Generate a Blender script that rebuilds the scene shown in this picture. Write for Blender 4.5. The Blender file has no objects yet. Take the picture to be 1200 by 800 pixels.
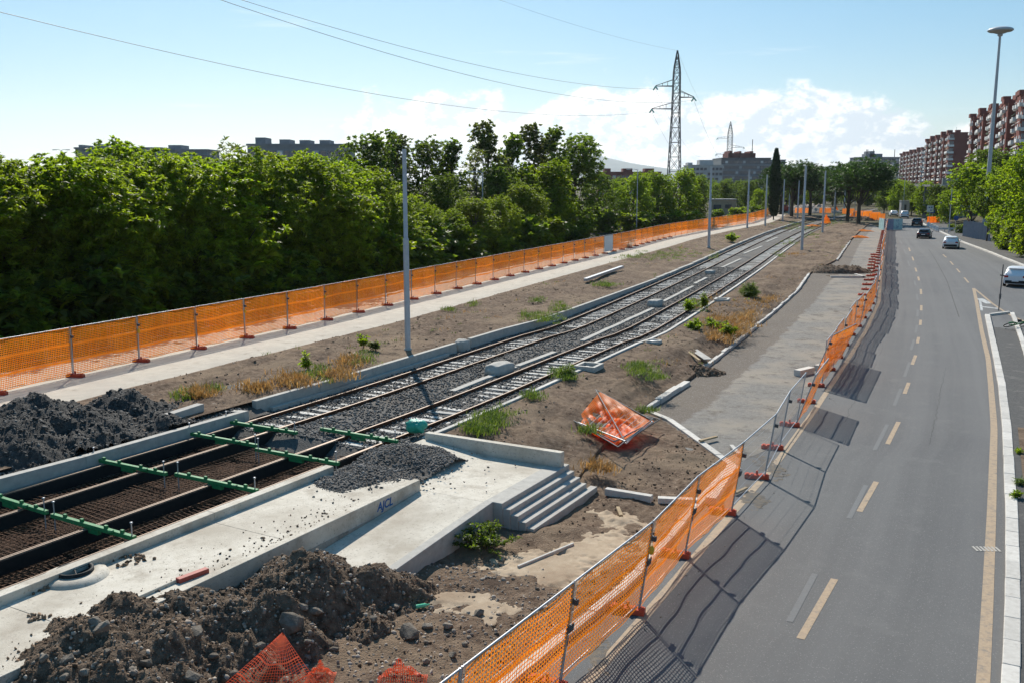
import bpy, math, random
HAZE = 5e-5
import numpy as np
from mathutils import Vector, Matrix

# ------------------------------------------------------------------ scene, camera, light
scene = bpy.context.scene
R = math.radians
CAM_Z, FOC, HORIZON = 8.85, 1100.0, 216.0
TILT = math.atan((400 - HORIZON) / FOC)
cam_d = bpy.data.cameras.new('camera'); cam = bpy.data.objects.new('camera', cam_d)
scene.collection.objects.link(cam); scene.camera = cam
cam.location = (0, 0, CAM_Z); cam.rotation_euler = (math.pi / 2 - TILT, 0, 0)
cam_d.sensor_width = 36; cam_d.lens = 36 * FOC / 1200
cam_d.clip_start = .1; cam_d.clip_end = 40000

GAM, SAT, VAL = .63, 1.62, 1.76
SUN_EL, SUN_AZ = R(40), R(-11.5)          # azimuth measured from +Y, negative = left of the view
sun_d = bpy.data.lights.new('sun', 'SUN'); sun = bpy.data.objects.new('sun', sun_d)
scene.collection.objects.link(sun)
sun_d.energy = 5.0; sun_d.angle = R(.53); sun_d.color = (1, .94, .84)
sdir = Vector((math.sin(SUN_AZ) * math.cos(SUN_EL), math.cos(SUN_AZ) * math.cos(SUN_EL), math.sin(SUN_EL)))
sun.rotation_euler = sdir.to_track_quat('Z', 'Y').to_euler()

world = bpy.data.worlds.new('World'); scene.world = world; world.use_nodes = True
def build_world():
    nt = world.node_tree; N = nt.nodes; L = nt.links; N.clear()
    def nd(t, **kw):
        n = N.new(t)
        for k, v in kw.items(): setattr(n, k, v)
        return n
    def mth(op, a, b=None, c=None):
        n = nd('ShaderNodeMath', operation=op)
        for i, v in enumerate((a, b, c)):
            if v is None: continue
            if isinstance(v, (int, float)): n.inputs[i].default_value = v
            else: L.new(v, n.inputs[i])
        return n.outputs[0]
    def sstep(v, a, b):
        n = nd('ShaderNodeMapRange', interpolation_type='SMOOTHSTEP')
        L.new(v, n.inputs['Value'])
        for k, x in (('From Min', a), ('From Max', b)):
            if isinstance(x, (int, float)): n.inputs[k].default_value = x
            else: L.new(x, n.inputs[k])
        return n.outputs[0]
    def mix(f, a, b):
        n = nd('ShaderNodeMix', data_type='RGBA')
        if isinstance(f, (int, float)): n.inputs[0].default_value = f
        else: L.new(f, n.inputs[0])
        for i, v in ((6, a), (7, b)):
            if isinstance(v, tuple): n.inputs[i].default_value = v
            else: L.new(v, n.inputs[i])
        return n.outputs[2]
    sky = nd('ShaderNodeTexSky', sky_type='NISHITA')
    sky.sun_disc = False; sky.sun_elevation = SUN_EL; sky.sun_rotation = SUN_AZ % (2 * math.pi)
    sky.altitude = 50; sky.air_density = 1.0; sky.dust_density = .2; sky.ozone_density = 3
    gm = nd('ShaderNodeGamma'); L.new(sky.outputs[0], gm.inputs[0]); gm.inputs[1].default_value = GAM
    hs = nd('ShaderNodeHueSaturation'); hs.inputs['Saturation'].default_value = SAT; hs.inputs['Hue'].default_value = .491; hs.inputs['Value'].default_value = VAL; L.new(gm.outputs[0], hs.inputs['Color']); skyc = hs.outputs[0]
    tc = nd('ShaderNodeTexCoord'); sep = nd('ShaderNodeSeparateXYZ'); L.new(tc.outputs['Generated'], sep.inputs[0])
    x, y, z = sep.outputs
    az = mth('ARCTAN2', x, y)
    # height of the cumulus bank all round the horizon
    fc = nd('ShaderNodeFloatCurve'); cv = fc.mapping.curves[0]
    pts = [(-180, .05), (-140, .09), (-110, .04), (-80, .07), (-50, .03), (-20, .02), (-12, .045), (-9, .08), (-5, .094), (-3, .1), (-1, .088),
           (2, .085), (5, .108), (9, .102), (12, .094), (15, .098), (18, .09), (21, .078), (24, .056), (26, .058), (28, .05), (32, .03), (60, .07), (90, .03), (130, .1), (180, .05)]
    pp = [((a + 180) / 360, h * 5) for a, h in pts]
    cv.points[0].location = pp[0]; cv.points[1].location = pp[-1]
    for p in pp[1:-1]: cv.points.new(*p)
    fc.mapping.update()
    L.new(mth('DIVIDE', mth('ADD', az, math.pi), 2 * math.pi), fc.inputs['Value'])
    bank = mth('MULTIPLY', fc.outputs[0], .2)
    def nz(sx, sz, detail, rough, off, da=0., dz=0.):
        cb = nd('ShaderNodeCombineXYZ')
        L.new(mth('MULTIPLY', mth('ADD', az, da), sx), cb.inputs[0]); L.new(mth('MULTIPLY', mth('ADD', z, dz), sz), cb.inputs[1]); cb.inputs[2].default_value = off
        t = nd('ShaderNodeTexNoise'); t.inputs['Scale'].default_value = 1; t.inputs['Detail'].default_value = detail; t.inputs['Roughness'].default_value = rough
        L.new(cb.outputs[0], t.inputs['Vector']); return t.outputs[0]
    n1 = nz(24, 34, 9, .58, 3.1); n2 = nz(9, 20, 5, .5, 7.7); n3 = nz(5, 60, 6, .6, 11.3)
    edge = mth('ADD', bank, mth('MULTIPLY', mth('SUBTRACT', n1, .5), .085))
    cloud = sstep(mth('SUBTRACT', edge, z), -.003, .016)
    body = mth('MULTIPLY', cloud, sstep(n2, .1, .36))
    n1s = nz(24, 34, 9, .58, 3.1, -.012, .011); n4 = nz(50, 75, 7, .6, 5.5); n4s = nz(50, 75, 7, .6, 5.5, -.006, .006)
    rel = mth('ADD', mth('MULTIPLY', mth('SUBTRACT', n1, n1s), 1.0), mth('MULTIPLY', mth('SUBTRACT', n4, n4s), .6))
    shade = sstep(mth('ADD', rel, mth('MULTIPLY', mth('SUBTRACT', n2, .5), .25)), -.1, .1)  # painted relief: cloud sides toward the sun coloured lighter, the others darker
    ccol = mix(shade, (6.2, 6.9, 7.6, 1), (10.2, 10.0, 9.7, 1))
    wisps = mth('MULTIPLY', mth('MULTIPLY', sstep(n3, .58, .75), sstep(z, .34, .1)), .35)
    c = mix(wisps, skyc, (8.0, 8.4, 8.8, 1))
    c = mix(mth('MULTIPLY', body, .93), c, ccol)
    bg = nd('ShaderNodeBackground'); L.new(c, bg.inputs[0]); bg.inputs[1].default_value = .1
    out = nd('ShaderNodeOutputWorld'); L.new(bg.outputs[0], out.inputs[0])
build_world()
vs = scene.view_settings
scene.display_settings.display_device = 'sRGB'
vs.view_transform = 'Standard'; vs.look = 'None'; vs.gamma = 1; vs.use_curve_mapping = False; vs.exposure = 0.33
scene.render.film_transparent = False
try:
    scene.cycles.max_bounces = 10; scene.cycles.diffuse_bounces = 7; scene.cycles.transparent_max_bounces = 8
except Exception: pass

# ------------------------------------------------------------------ survey: photograph pixel -> point on a level plane
def at(px, py, z=0.0):
    x = (px - 600) / FOC; d = (py - 400) / FOC
    fw = math.cos(TILT) - d * math.sin(TILT); dn = d * math.cos(TILT) + math.sin(TILT)
    s = (CAM_Z - z) / dn
    return Vector((x * s, fw * s, z))
def zr(Y):                                   # level of the road surface
    t = min(1, max(0, (Y - 45) / 65)); return .95 * t * t * (3 - 2 * t)
def at_road(px, py, dz=0.0):
    z = 0
    for _ in range(12): z = zr(at(px, py, z).y)
    p = at(px, py, z); p.z = z + dz; return p
ZL = 1.3                                      # level of path and ground left of the tracks

# ------------------------------------------------------------------ noise
_rng = np.random.RandomState(7); _T = _rng.rand(256, 256)
def vnoise(x, y):
    xi = np.floor(x).astype(int); yi = np.floor(y).astype(int); fx = x - xi; fy = y - yi
    fx = fx * fx * (3 - 2 * fx); fy = fy * fy * (3 - 2 * fy)
    a = _T[xi & 255, yi & 255]; b = _T[(xi + 1) & 255, yi & 255]; c = _T[xi & 255, (yi + 1) & 255]; d = _T[(xi + 1) & 255, (yi + 1) & 255]
    return (a * (1 - fx) + b * fx) * (1 - fy) + (c * (1 - fx) + d * fx) * fy - .5
def fbm(x, y, o=5, g=.5):
    x = np.asarray(x, float); y = np.asarray(y, float); s = 0; a = 1
    for i in range(o):
        s = s + a * vnoise(x * 2 ** i + 17.3 * i, y * 2 ** i + 5.1 * i); a *= g
    return s

# ------------------------------------------------------------------ objects
COL = scene.collection
def link(o): COL.objects.link(o); return o
def tag(o, label=None, cat=None, group=None, kind=None):
    if label: o['label'] = label
    if cat: o['category'] = cat
    if group: o['group'] = group
    if kind: o['kind'] = kind
    return o
def thing(name, label, cat, loc=(0, 0, 0), rz=0, group=None, rx=0, ry=0):
    o = link(bpy.data.objects.new(name, None)); o.location = loc; o.rotation_euler = (rx, ry, rz); o.empty_display_size = .2
    return tag(o, label, cat, group)
def obj(name, me, parent=None, kind=None, loc=None):
    o = link(bpy.data.objects.new(name, me))
    if parent is not None: o.parent = parent
    if loc is not None: o.location = loc
    if kind: o['kind'] = kind
    return o
def copy_tree(o, parent=None):
    c = o.copy(); COL.objects.link(c)
    if parent is not None: c.parent = parent
    for ch in o.children: copy_tree(ch, c)
    return c
def np_mesh(name, V, F, mat, smooth=False, uv=None):
    """V (n,3); F (m,k) with one k"""
    V = np.asarray(V, np.float32); F = np.asarray(F, np.int32)
    me = bpy.data.meshes.new(name); m, k = F.shape
    me.vertices.add(len(V)); me.vertices.foreach_set('co', V.ravel())
    me.loops.add(m * k); me.loops.foreach_set('vertex_index', F.ravel())
    me.polygons.add(m); me.polygons.foreach_set('loop_start', np.arange(0, m * k, k, dtype=np.int32))
    me.polygons.foreach_set('loop_total', np.full(m, k, np.int32))
    if smooth: me.polygons.foreach_set('use_smooth', np.ones(m, bool))
    if uv is not None:
        l = me.uv_layers.new(name='UVMap'); l.data.foreach_set('uv', np.asarray(uv, np.float32)[F.ravel()].ravel())
    me.update(calc_edges=True); me.validate()
    if mat: me.materials.append(mat)
    return me

class MB:
    def __init__(s): s.v = []; s.f = []; s.sm = []
    def add(s, vs_, fs, smooth=False):
        o = len(s.v); s.v += [tuple(p) for p in vs_]; s.f += [tuple(i + o for i in f) for f in fs]; s.sm += [smooth] * len(fs); return s
    def box(s, c, size, rz=0, m=None):
        hx, hy, hz = size[0] / 2, size[1] / 2, size[2] / 2
        P = [Vector((x, y, z)) for z in (-hz, hz) for y in (-hy, hy) for x in (-hx, hx)]
        M_ = m if m is not None else Matrix.Rotation(rz, 3, 'Z')
        P = [M_ @ p + Vector(c) for p in P]
        return s.add(P, [(0, 2, 3, 1), (4, 5, 7, 6), (0, 1, 5, 4), (2, 6, 7, 3), (0, 4, 6, 2), (1, 3, 7, 5)])
    def beam(s, a, b, w, h, up=(0, 0, 1)):
        a = Vector(a); b = Vector(b); d = (b - a).normalized(); u = Vector(up)
        if abs(d.dot(u)) > .98: u = Vector((1, 0, 0))
        r = d.cross(u).normalized(); u = r.cross(d).normalized()
        P = [q + r * (w / 2 * i) + u * (h / 2 * j) for q in (a, b) for i, j in ((-1, -1), (1, -1), (1, 1), (-1, 1))]
        return s.add(P, [(3, 2, 1, 0), (4, 5, 6, 7), (0, 1, 5, 4), (1, 2, 6, 5), (2, 3, 7, 6), (3, 0, 4, 7)])
    def tube(s, path, r, n=6, caps=True):
        path = [Vector(p) for p in path]; k = len(path); rs = r if isinstance(r, (list, tuple)) else [r] * k
        d0 = (path[1] - path[0]).normalized(); ref = Vector((0, 0, 1)) if abs(d0.z) < .9 else Vector((1, 0, 0))
        V = []; 
        for i, p in enumerate(path):
            d = (path[min(i + 1, k - 1)] - path[max(i - 1, 0)]).normalized()
            a = d.cross(ref).normalized(); b = d.cross(a).normalized()
            V += [p + (a * math.cos(2 * math.pi * j / n) + b * math.sin(2 * math.pi * j / n)) * rs[i] for j in range(n)]
        F = [(i * n + j, i * n + (j + 1) % n, (i + 1) * n + (j + 1) % n, (i + 1) * n + j) for i in range(k - 1) for j in range(n)]
        s.add(V, F, True)
        if caps: s.add(V[:n], [tuple(range(n))[::-1]]); s.add(V[-n:], [tuple(range(n))])
        return s
    def lathe(s, prof, c=(0, 0, 0), n=16, smooth=True):
        V = [(c[0] + r * math.cos(2 * math.pi * j / n), c[1] + r * math.sin(2 * math.pi * j / n), c[2] + z) for r, z in prof for j in range(n)]
        F = [(i * n + j, i * n + (j + 1) % n, (i + 1) * n + (j + 1) % n, (i + 1) * n + j) for i in range(len(prof) - 1) for j in range(n)]
        return s.add(V, F, smooth)
    def prism(s, poly, z0, z1):
        n = len(poly)
        zb = z0 if isinstance(z0, (list, tuple)) else [z0] * n; zt = z1 if isinstance(z1, (list, tuple)) else [z1] * n
        V = [(p[0], p[1], zb[i]) for i, p in enumerate(poly)] + [(p[0], p[1], zt[i]) for i, p in enumerate(poly)]
        return s.add(V, [tuple(range(n))[::-1], tuple(range(n, 2 * n))] + [(i, (i + 1) % n, n + (i + 1) % n, n + i) for i in range(n)])
    def mesh(s, name, mat, origin=None):
        me = bpy.data.meshes.new(name)
        o = Vector(origin) if origin is not None else Vector((0, 0, 0))
        me.from_pydata([(p[0] - o.x, p[1] - o.y, p[2] - o.z) for p in s.v], [], s.f)
        me.polygons.foreach_set('use_smooth', s.sm); me.update()
        if mat: me.materials.append(mat)
        return me
    def build(s, name, mat, parent=None, origin=None, kind=None, bevel=0):
        o = obj(name, s.mesh(name, mat, origin), parent, kind)
        if bevel:
            b = o.modifiers.new('bevel', 'BEVEL'); b.width = bevel; b.segments = 2; b.limit_method = 'ANGLE'
        return o

# ------------------------------------------------------------------ materials
def pmat(name, cols, scale=4., rough=.9, bump=0., bscale=None, spec=.3, large=None, stain=None, coord='pos', metal=0., detail=8, stretch=None, island=0., objrand=0., transl=None, bdist=.05, speck=None, usplit=None, tracks=None):
    m = bpy.data.materials.new(name); m.use_nodes = True; nt = m.node_tree; N = nt.nodes; L = nt.links
    b = N['Principled BSDF']; b.inputs['Roughness'].default_value = rough; b.inputs['Specular IOR Level'].default_value = spec; b.inputs['Metallic'].default_value = metal
    if coord == 'pos': src = N.new('ShaderNodeNewGeometry').outputs['Position']
    elif coord == 'uv': src = N.new('ShaderNodeUVMap').outputs[0]
    else: src = N.new('ShaderNodeTexCoord').outputs['Object']
    if stretch:
        mp = N.new('ShaderNodeMapping'); mp.inputs['Scale'].default_value = stretch; L.new(src, mp.inputs[0]); src2 = mp.outputs[0]
    else: src2 = src
    def noise(sc, de, s_=None, ro=.6):
        t = N.new('ShaderNodeTexNoise'); t.inputs['Scale'].default_value = sc; t.inputs['Detail'].default_value = de; t.inputs['Roughness'].default_value = ro
        L.new(s_ if s_ is not None else src, t.inputs['Vector']); return t.outputs[0]
    def mix(f, a, c, mode='MIX'):
        x = N.new('ShaderNodeMix'); x.data_type = 'RGBA'; x.blend_type = mode
        if isinstance(f, float): x.inputs[0].default_value = f
        else: L.new(f, x.inputs[0])
        for i, v in ((6, a), (7, c)):
            if isinstance(v, tuple): x.inputs[i].default_value = (*v, 1) if len(v) == 3 else v
            else: L.new(v, x.inputs[i])
        return x.outputs[2]
    def rng(v, a, c, lo=0., hi=1.):
        x = N.new('ShaderNodeMapRange'); x.inputs[1].default_value = a; x.inputs[2].default_value = c; x.inputs[3].default_value = lo; x.inputs[4].default_value = hi
        L.new(v, x.inputs[0]); return x.outputs[0]
    if len(cols) == 1: col = cols[0]; colout = None
    n1 = noise(scale, detail, src2)
    r = N.new('ShaderNodeValToRGB'); L.new(n1, r.inputs[0]); e = r.color_ramp.elements
    k = len(cols)
    if k == 1: cols = [cols[0], cols[0]]; k = 2
    for i, c in enumerate(cols):
        p = .32 + .36 * i / (k - 1)
        if i == 0: e[0].position = p; e[0].color = (*c, 1)
        elif i == k - 1: e[1].position = p; e[1].color = (*c, 1)
        else: q = e.new(p); q.color = (*c, 1)
    out = r.outputs[0]
    if large:                                # (scale, colour, low, high)
        out = mix(rng(noise(large[0], 5), large[2], large[3]), out, large[1])
    if stain:
        out = mix(rng(noise(stain[0], 9, None, .7), stain[2], stain[3]), out, stain[1])
    if usplit:                               # (colour, u, wobble): the surface changes along a ragged line
        uvn = N.new('ShaderNodeUVMap').outputs[0]; sx = N.new('ShaderNodeSeparateXYZ'); L.new(uvn, sx.inputs[0])
        ma = N.new('ShaderNodeMath'); ma.operation = 'MULTIPLY_ADD'; L.new(noise(.8, 8, None, .7), ma.inputs[0]); ma.inputs[1].default_value = usplit[2]; L.new(sx.outputs[0], ma.inputs[2])
        out = mix(rng(ma.outputs[0], usplit[1] + usplit[2] * .5 - .015, usplit[1] + usplit[2] * .5 + .015, .85, 0), out, usplit[0])
    if tracks:                               # lanes polished along the way the wheels run
        mp2 = N.new('ShaderNodeMapping'); mp2.inputs['Scale'].default_value = (13, .012, 1); L.new(N.new('ShaderNodeUVMap').outputs[0], mp2.inputs[0])
        out = mix(rng(noise(1, 4, mp2.outputs[0]), .42, .66, 0, .75), out, tracks)
    if speck:                                # (scale, colour, threshold): mineral grains
        v = N.new('ShaderNodeTexVoronoi'); v.inputs['Scale'].default_value = speck[0]; L.new(src, v.inputs['Vector'])
        sp = N.new('ShaderNodeSeparateColor'); L.new(v.outputs['Color'], sp.inputs[0])
        out = mix(rng(sp.outputs[0], speck[2], min(1, speck[2] + .12)), out, speck[1])
    for amt, nt_, sk in ((island, 'ShaderNodeNewGeometry', 'Random Per Island'), (objrand, 'ShaderNodeObjectInfo', 'Random')):
        if not amt: continue
        rv = N.new(nt_).outputs[sk]
        hs = N.new('ShaderNodeHueSaturation'); L.new(rng(rv, 0, 1, 1 - amt, 1 + amt), hs.inputs['Value']); L.new(out, hs.inputs['Color']); out = hs.outputs[0]
    L.new(out, b.inputs['Base Color'])
    if bump:
        bn = N.new('ShaderNodeBump'); bn.inputs['Strength'].default_value = bump; bn.inputs['Distance'].default_value = bdist
        L.new(noise(bscale or scale * 4, 6), bn.inputs['Height']); L.new(bn.outputs[0], b.inputs['Normal'])
    if transl:                               # light passing through leaves or netting
        t = N.new('ShaderNodeBsdfTranslucent'); x = N.new('ShaderNodeMixShader'); x.inputs[0].default_value = transl[0]
        g = mix(1.0, out, transl[1], 'MULTIPLY'); L.new(g, t.inputs['Color'])
        L.new(b.outputs[0], x.inputs[1]); L.new(t.outputs[0], x.inputs[2]); L.new(x.outputs[0], N['Material Output'].inputs[0])
    return m

M = {}
M['asphalt'] = pmat('road_asphalt', [(.092, .091, .09), (.122, .12, .117)], 40, .8, .3, 150, .35, large=(.1, (.082, .082, .084), .42, .7), stain=(.7, (.14, .137, .132), .55, .78), speck=(55, (.2, .195, .185), .93), tracks=(.135, .133, .13))
M['asphalt_old'] = pmat('worn_asphalt', [(.155, .145, .13), (.235, .218, .195)], 5, .9, .5, 60, .25, large=(.3, (.27, .235, .19), .45, .62), stain=(1.1, (.1, .083, .066), .52, .68), speck=(40, (.33, .3, .27), .88), usplit=((.125, .1, .078), .36, .22))
M['asphalt_dark'] = pmat('dark_asphalt', [(.07, .068, .065), (.11, .105, .1)], 8, .92, .5, 90, .3, stain=(1.2, (.16, .15, .135), .55, .7))
M['cream'] = pmat('cream_concrete', [(.53, .48, .395), (.62, .57, .485)], 4, .85, .3, 50, .3, large=(.6, (.4, .35, .28), .44, .68), stain=(1.5, (.33, .28, .22), .52, .72), speck=(30, (.36, .32, .26), .9))
M['path'] = pmat('path_concrete', [(.43, .38, .31), (.52, .465, .385)], 2.5, .9, .2, 60, .25, large=(.4, (.42, .37, .31), .48, .7), stain=(1.4, (.3, .255, .205), .57, .68))
M['concrete'] = pmat('grey_concrete', [(.36, .34, .305), (.46, .435, .39)], 5, .85, .15, 60, .3, large=(.7, (.36, .34, .31), .5, .75), stain=(3.1, (.27, .25, .22), .6, .75))
M['rawconc'] = pmat('raw_concrete_footing', [(.3, .265, .22), (.42, .38, .32)], 6, .9, .4, 50, .2, stain=(2.5, (.17, .14, .11), .5, .66))
M['white_stone'] = pmat('travertine_kerb', [(.47, .44, .395), (.58, .55, .5)], 7, .8, .15, 60, .3, stain=(4, (.36, .33, .29), .57, .75), objrand=.12)
M['dirt'] = pmat('brown_earth', [(.085, .052, .034), (.172, .113, .075), (.265, .19, .132)], 5, .95, 1., 22, .15, large=(.3, (.25, .18, .12), .45, .62), stain=(1.6, (.09, .06, .042), .52, .66), bdist=.08)
M['dirt_dark'] = pmat('dark_earth', [(.07, .047, .033), (.155, .108, .075), (.25, .185, .132)], 6, .95, 1., 24, .15, stain=(9, (.2, .165, .13), .63, .75), bdist=.1)
M['sand'] = pmat('tan_sand', [(.36, .275, .19), (.47, .375, .27)], 4, .95, .3, 50, .15, large=(.7, (.3, .22, .15), .45, .65), stain=(5, (.22, .165, .115), .6, .75))
M['dust'] = pmat('road_dust', [(.14, .118, .095), (.2, .165, .125)], 5, .95, .3, 60, .15, stain=(6, (.115, .112, .108), .45, .6))
M['millings'] = pmat('asphalt_millings', [(.028, .025, .023), (.055, .05, .046), (.095, .088, .08)], 9, .85, 1., 30, .35, bdist=.08)
M['ballast'] = pmat('ballast_bed', [(.05, .046, .043), (.11, .102, .094), (.2, .187, .17)], 26, .9, 1., 30, .3, large=(.5, (.1, .083, .068), .45, .7), bdist=.06)
M['stone'] = pmat('basalt_stone', [(.075, .07, .066), (.17, .16, .148)], 3, .8, 0, None, .35, island=.75)
M['clod'] = pmat('earth_clod', [(.12, .08, .053), (.24, .168, .115)], 5, .95, 0, None, .15, island=.6)
M['mill_stone'] = pmat('millings_lump', [(.03, .028, .026), (.1, .094, .086)], 3, .75, 0, None, .4, island=.8)
M['rubble'] = pmat('rubble_rock', [(.13, .108, .085), (.25, .215, .175)], 9, .9, .5, 30, .2, objrand=.35, coord='obj', stain=(3, (.13, .095, .07), .52, .66))
M['rubble_small'] = pmat('rubble_bits', [(.2, .165, .135), (.36, .31, .255)], 4, .9, 0, None, .2, island=.6)
M['land'] = pmat('rough_ground', [(.06, .055, .03), (.12, .1, .06)], 2, .95, .5, 20, .1)
M['scrub'] = pmat('leaf_litter', [(.035, .03, .018), (.075, .062, .036)], 3, .95, .6, 20, .1)
M['rail_top'] = pmat('worn_rail_steel', [(.2, .14, .1), (.3, .225, .17)], 20, .6, 0, None, .4, metal=.35)
M['rust'] = pmat('rusty_rail', [(.07, .026, .014), (.13, .055, .03)], 12, .85, .2, 60, .2)
M['black'] = pmat('black_rubber', [(.012, .012, .012), (.022, .021, .02)], 8, .7, .1, 60, .3)
M['sleeper'] = pmat('concrete_sleeper', [(.43, .41, .375), (.52, .5, .46)], 9, .85, .15, 50, .3, objrand=.18)
M['rebar'] = pmat('rusty_rebar', [(.04, .02, .012), (.13, .066, .036)], 5, .85, 0, None, .2)
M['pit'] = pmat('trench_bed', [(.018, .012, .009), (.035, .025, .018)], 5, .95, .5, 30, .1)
M['green_paint'] = pmat('green_paint', [(.02, .17, .052), (.03, .23, .075)], 8, .6, .15, 60, .35, stain=(9, (.13, .12, .085), .55, .68))
M['zinc'] = pmat('galvanised_steel', [(.36, .37, .39), (.47, .48, .5)], 14, .45, 0, None, .5, metal=.55, coord='obj')
M['pole'] = pmat('grey_pole_paint', [(.4, .415, .435), (.47, .485, .505)], 6, .5, 0, None, .4, coord='obj')
M['dark_steel'] = pmat('dark_steel', [(.05, .053, .057), (.08, .084, .09)], 6, .6, 0, None, .4, coord='obj')
M['net'] = pmat('orange_netting', [(.82, .235, .014), (.9, .33, .03)], 1.5, .6, 0, None, .3, coord='obj', transl=(.5, (1.15, 1.05, .8)), objrand=.18)
M['net_heap'] = pmat('crumpled_orange_net', [(.9, .22, .012), (.95, .3, .02)], 3, .5, 0, None, .35, coord='obj', transl=(.6, (1.3, 1.2, .9)))
M['net_red'] = pmat('red_netting', [(.8, .07, .015), (.9, .12, .02)], 3, .55, 0, None, .35, coord='obj', transl=(.35, (1, .9, .8)))
M['foot'] = pmat('red_rubber_foot', [(.42, .06, .03), (.58, .1, .05)], 8, .8, .2, 40, .25, coord='obj', objrand=.2, stain=(9, (.5, .34, .26), .58, .75))
M['orange_line'] = pmat('orange_road_paint', [(.33, .245, .165), (.41, .31, .21)], 14, .8, 0, None, .25, stain=(5, (.2, .175, .15), .5, .68))
M['grey_line'] = pmat('faded_road_paint', [(.135, .135, .133), (.16, .16, .158)], 14, .8, 0, None, .25, stain=(8, (.16, .16, .16), .5, .65))
M['white_line'] = pmat('worn_white_paint', [(.4, .4, .39), (.55, .55, .53)], 9, .8, 0, None, .25, stain=(5, (.17, .17, .17), .48, .62))
def leafmat(name, a, b, tf, tc, isl=.35):
    return pmat(name, [a, b], 1.2, .5, 0, None, .35, coord='obj', island=isl, transl=(tf, tc), objrand=.2)
M['leaf_a'] = leafmat('ailanthus_leaf', (.08, .13, .017), (.15, .205, .024), .62, (2.5, 2.3, .6))
M['leaf_b'] = leafmat('dark_leaf', (.06, .105, .018), (.11, .16, .03), .58, (2.4, 2.3, .7))
M['leaf_c'] = leafmat('olive_leaf', (.08, .11, .03), (.15, .17, .045), .55, (1.6, 1.6, .8))
M['leaf_d'] = leafmat('bright_leaf', (.09, .15, .015), (.17, .23, .022), .6, (2.4, 2.3, .6))
M['pine'] = leafmat('pine_needles', (.03, .07, .018), (.06, .105, .025), .4, (1.5, 1.6, .7))
M['cypress'] = leafmat('cypress_foliage', (.012, .035, .014), (.026, .055, .02), .2, (1.3, 1.5, .8))
M['grass'] = leafmat('green_grass', (.09, .15, .025), (.16, .21, .04), .4, (1.5, 1.5, .7))
M['drygrass'] = leafmat('dry_grass', (.36, .19, .06), (.5, .32, .12), .35, (1.2, 1.1, .9))
M['bark'] = pmat('bark', [(.06, .048, .037), (.11, .09, .07)], 6, .95, .6, 30, .1, coord='obj')
M['brick'] = pmat('red_brick', [(.165, .055, .044), (.22, .075, .06)], 3, .9, .1, 40, .2, stain=(.25, (.14, .047, .04), .5, .7), coord='obj')
M['balcony'] = pmat('white_plaster', [(.62, .6, .57), (.74, .72, .69)], 2, .8, 0, None, .3, objrand=.15, coord='obj')
M['glass'] = pmat('window_glass', [(.035, .045, .06), (.07, .085, .105)], .4, .12, 0, None, .6, coord='obj')
M['shutter'] = pmat('roller_shutter', [(.42, .42, .42), (.55, .55, .54)], 3, .7, 0, None, .3, objrand=.25, coord='obj')
M['office'] = pmat('office_cladding', [(.05, .06, .075), (.085, .095, .115)], .6, .4, 0, None, .5, coord='obj')
M['greywall'] = pmat('grey_render', [(.19, .2, .215), (.25, .26, .275)], .5, .85, 0, None, .2, coord='obj')
M['palewall'] = pmat('pale_render', [(.4, .39, .38), (.5, .49, .475)], .5, .85, 0, None, .2, coord='obj')
M['tan'] = pmat('tan_render', [(.36, .28, .19), (.44, .35, .25)], 1, .9, 0, None, .2, coord='obj', stain=(1.2, (.2, .15, .11), .55, .7))
M['carwhite'] = pmat('white_car_paint', [(.7, .71, .72), (.74, .75, .76)], 2, .25, 0, None, .6, coord='obj')
M['cardark'] = pmat('dark_blue_car_paint', [(.03, .04, .055), (.04, .05, .07)], 2, .22, 0, None, .6, coord='obj')
M['carblack'] = pmat('black_car_paint', [(.014, .015, .017), (.022, .023, .026)], 2, .25, 0, None, .6, coord='obj')
M['carglass'] = pmat('car_glass', [(.012, .014, .018), (.02, .024, .03)], 2, .06, 0, None, .7, coord='obj')
M['awning_green'] = pmat('green_awning', [(.05, .13, .07), (.08, .17, .1)], 3, .8, 0, None, .2, coord='obj')
M['awning_orange'] = pmat('orange_awning', [(.4, .16, .06), (.5, .22, .09)], 3, .8, 0, None, .2, coord='obj')
M['taillight'] = pmat('red_lens', [(.28, .008, .008), (.35, .012, .012)], 5, .25, 0, None, .5, coord='obj')
M['plate'] = pmat('number_plate', [(.65, .66, .66), (.7, .7, .7)], 5, .5, 0, None, .3, coord='obj')
M['teal'] = pmat('teal_hoarding', [(.27, .43, .43), (.38, .55, .54)], 1.5, .5, 0, None, .4, coord='obj', stain=(1.1, (.16, .27, .33), .5, .6))
M['teal_print'] = pmat('hoarding_print', [(.13, .2, .3), (.3, .26, .33)], 1.2, .5, 0, None, .4, coord='obj')
M['greensack'] = pmat('teal_sack', [(.01, .28, .2), (.03, .4, .3)], 4, .4, .5, 20, .45, coord='obj')
M['blue'] = pmat('blue_sign', [(.02, .06, .22), (.03, .08, .28)], 4, .4, 0, None, .4, coord='obj')
M['paintblue'] = pmat('blue_spray_paint', [(.02, .09, .26), (.03, .12, .32)], 9, .7, 0, None, .3)
M['signwhite'] = pmat('white_sign', [(.6, .6, .6), (.66, .66, .66)], 4, .5, 0, None, .3, coord='obj')
M['wood'] = pmat('weathered_timber', [(.3, .22, .13), (.45, .34, .21)], 6, .85, .2, 40, .2, stretch=(1, 1, 6), coord='obj')
M['brickred'] = pmat('red_plastic', [(.3, .06, .045), (.38, .08, .06)], 6, .6, 0, None, .3)
M['yellow'] = pmat('yellow_clip', [(.6, .36, .02), (.7, .42, .03)], 6, .5, 0, None, .4)
M['fence_sheet'] = pmat('grey_blue_sheeting', [(.17, .21, .26), (.22, .265, .32)], 2, .5, 0, None, .4, coord='obj', stain=(1.5, (.13, .14, .15), .55, .7))
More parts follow.
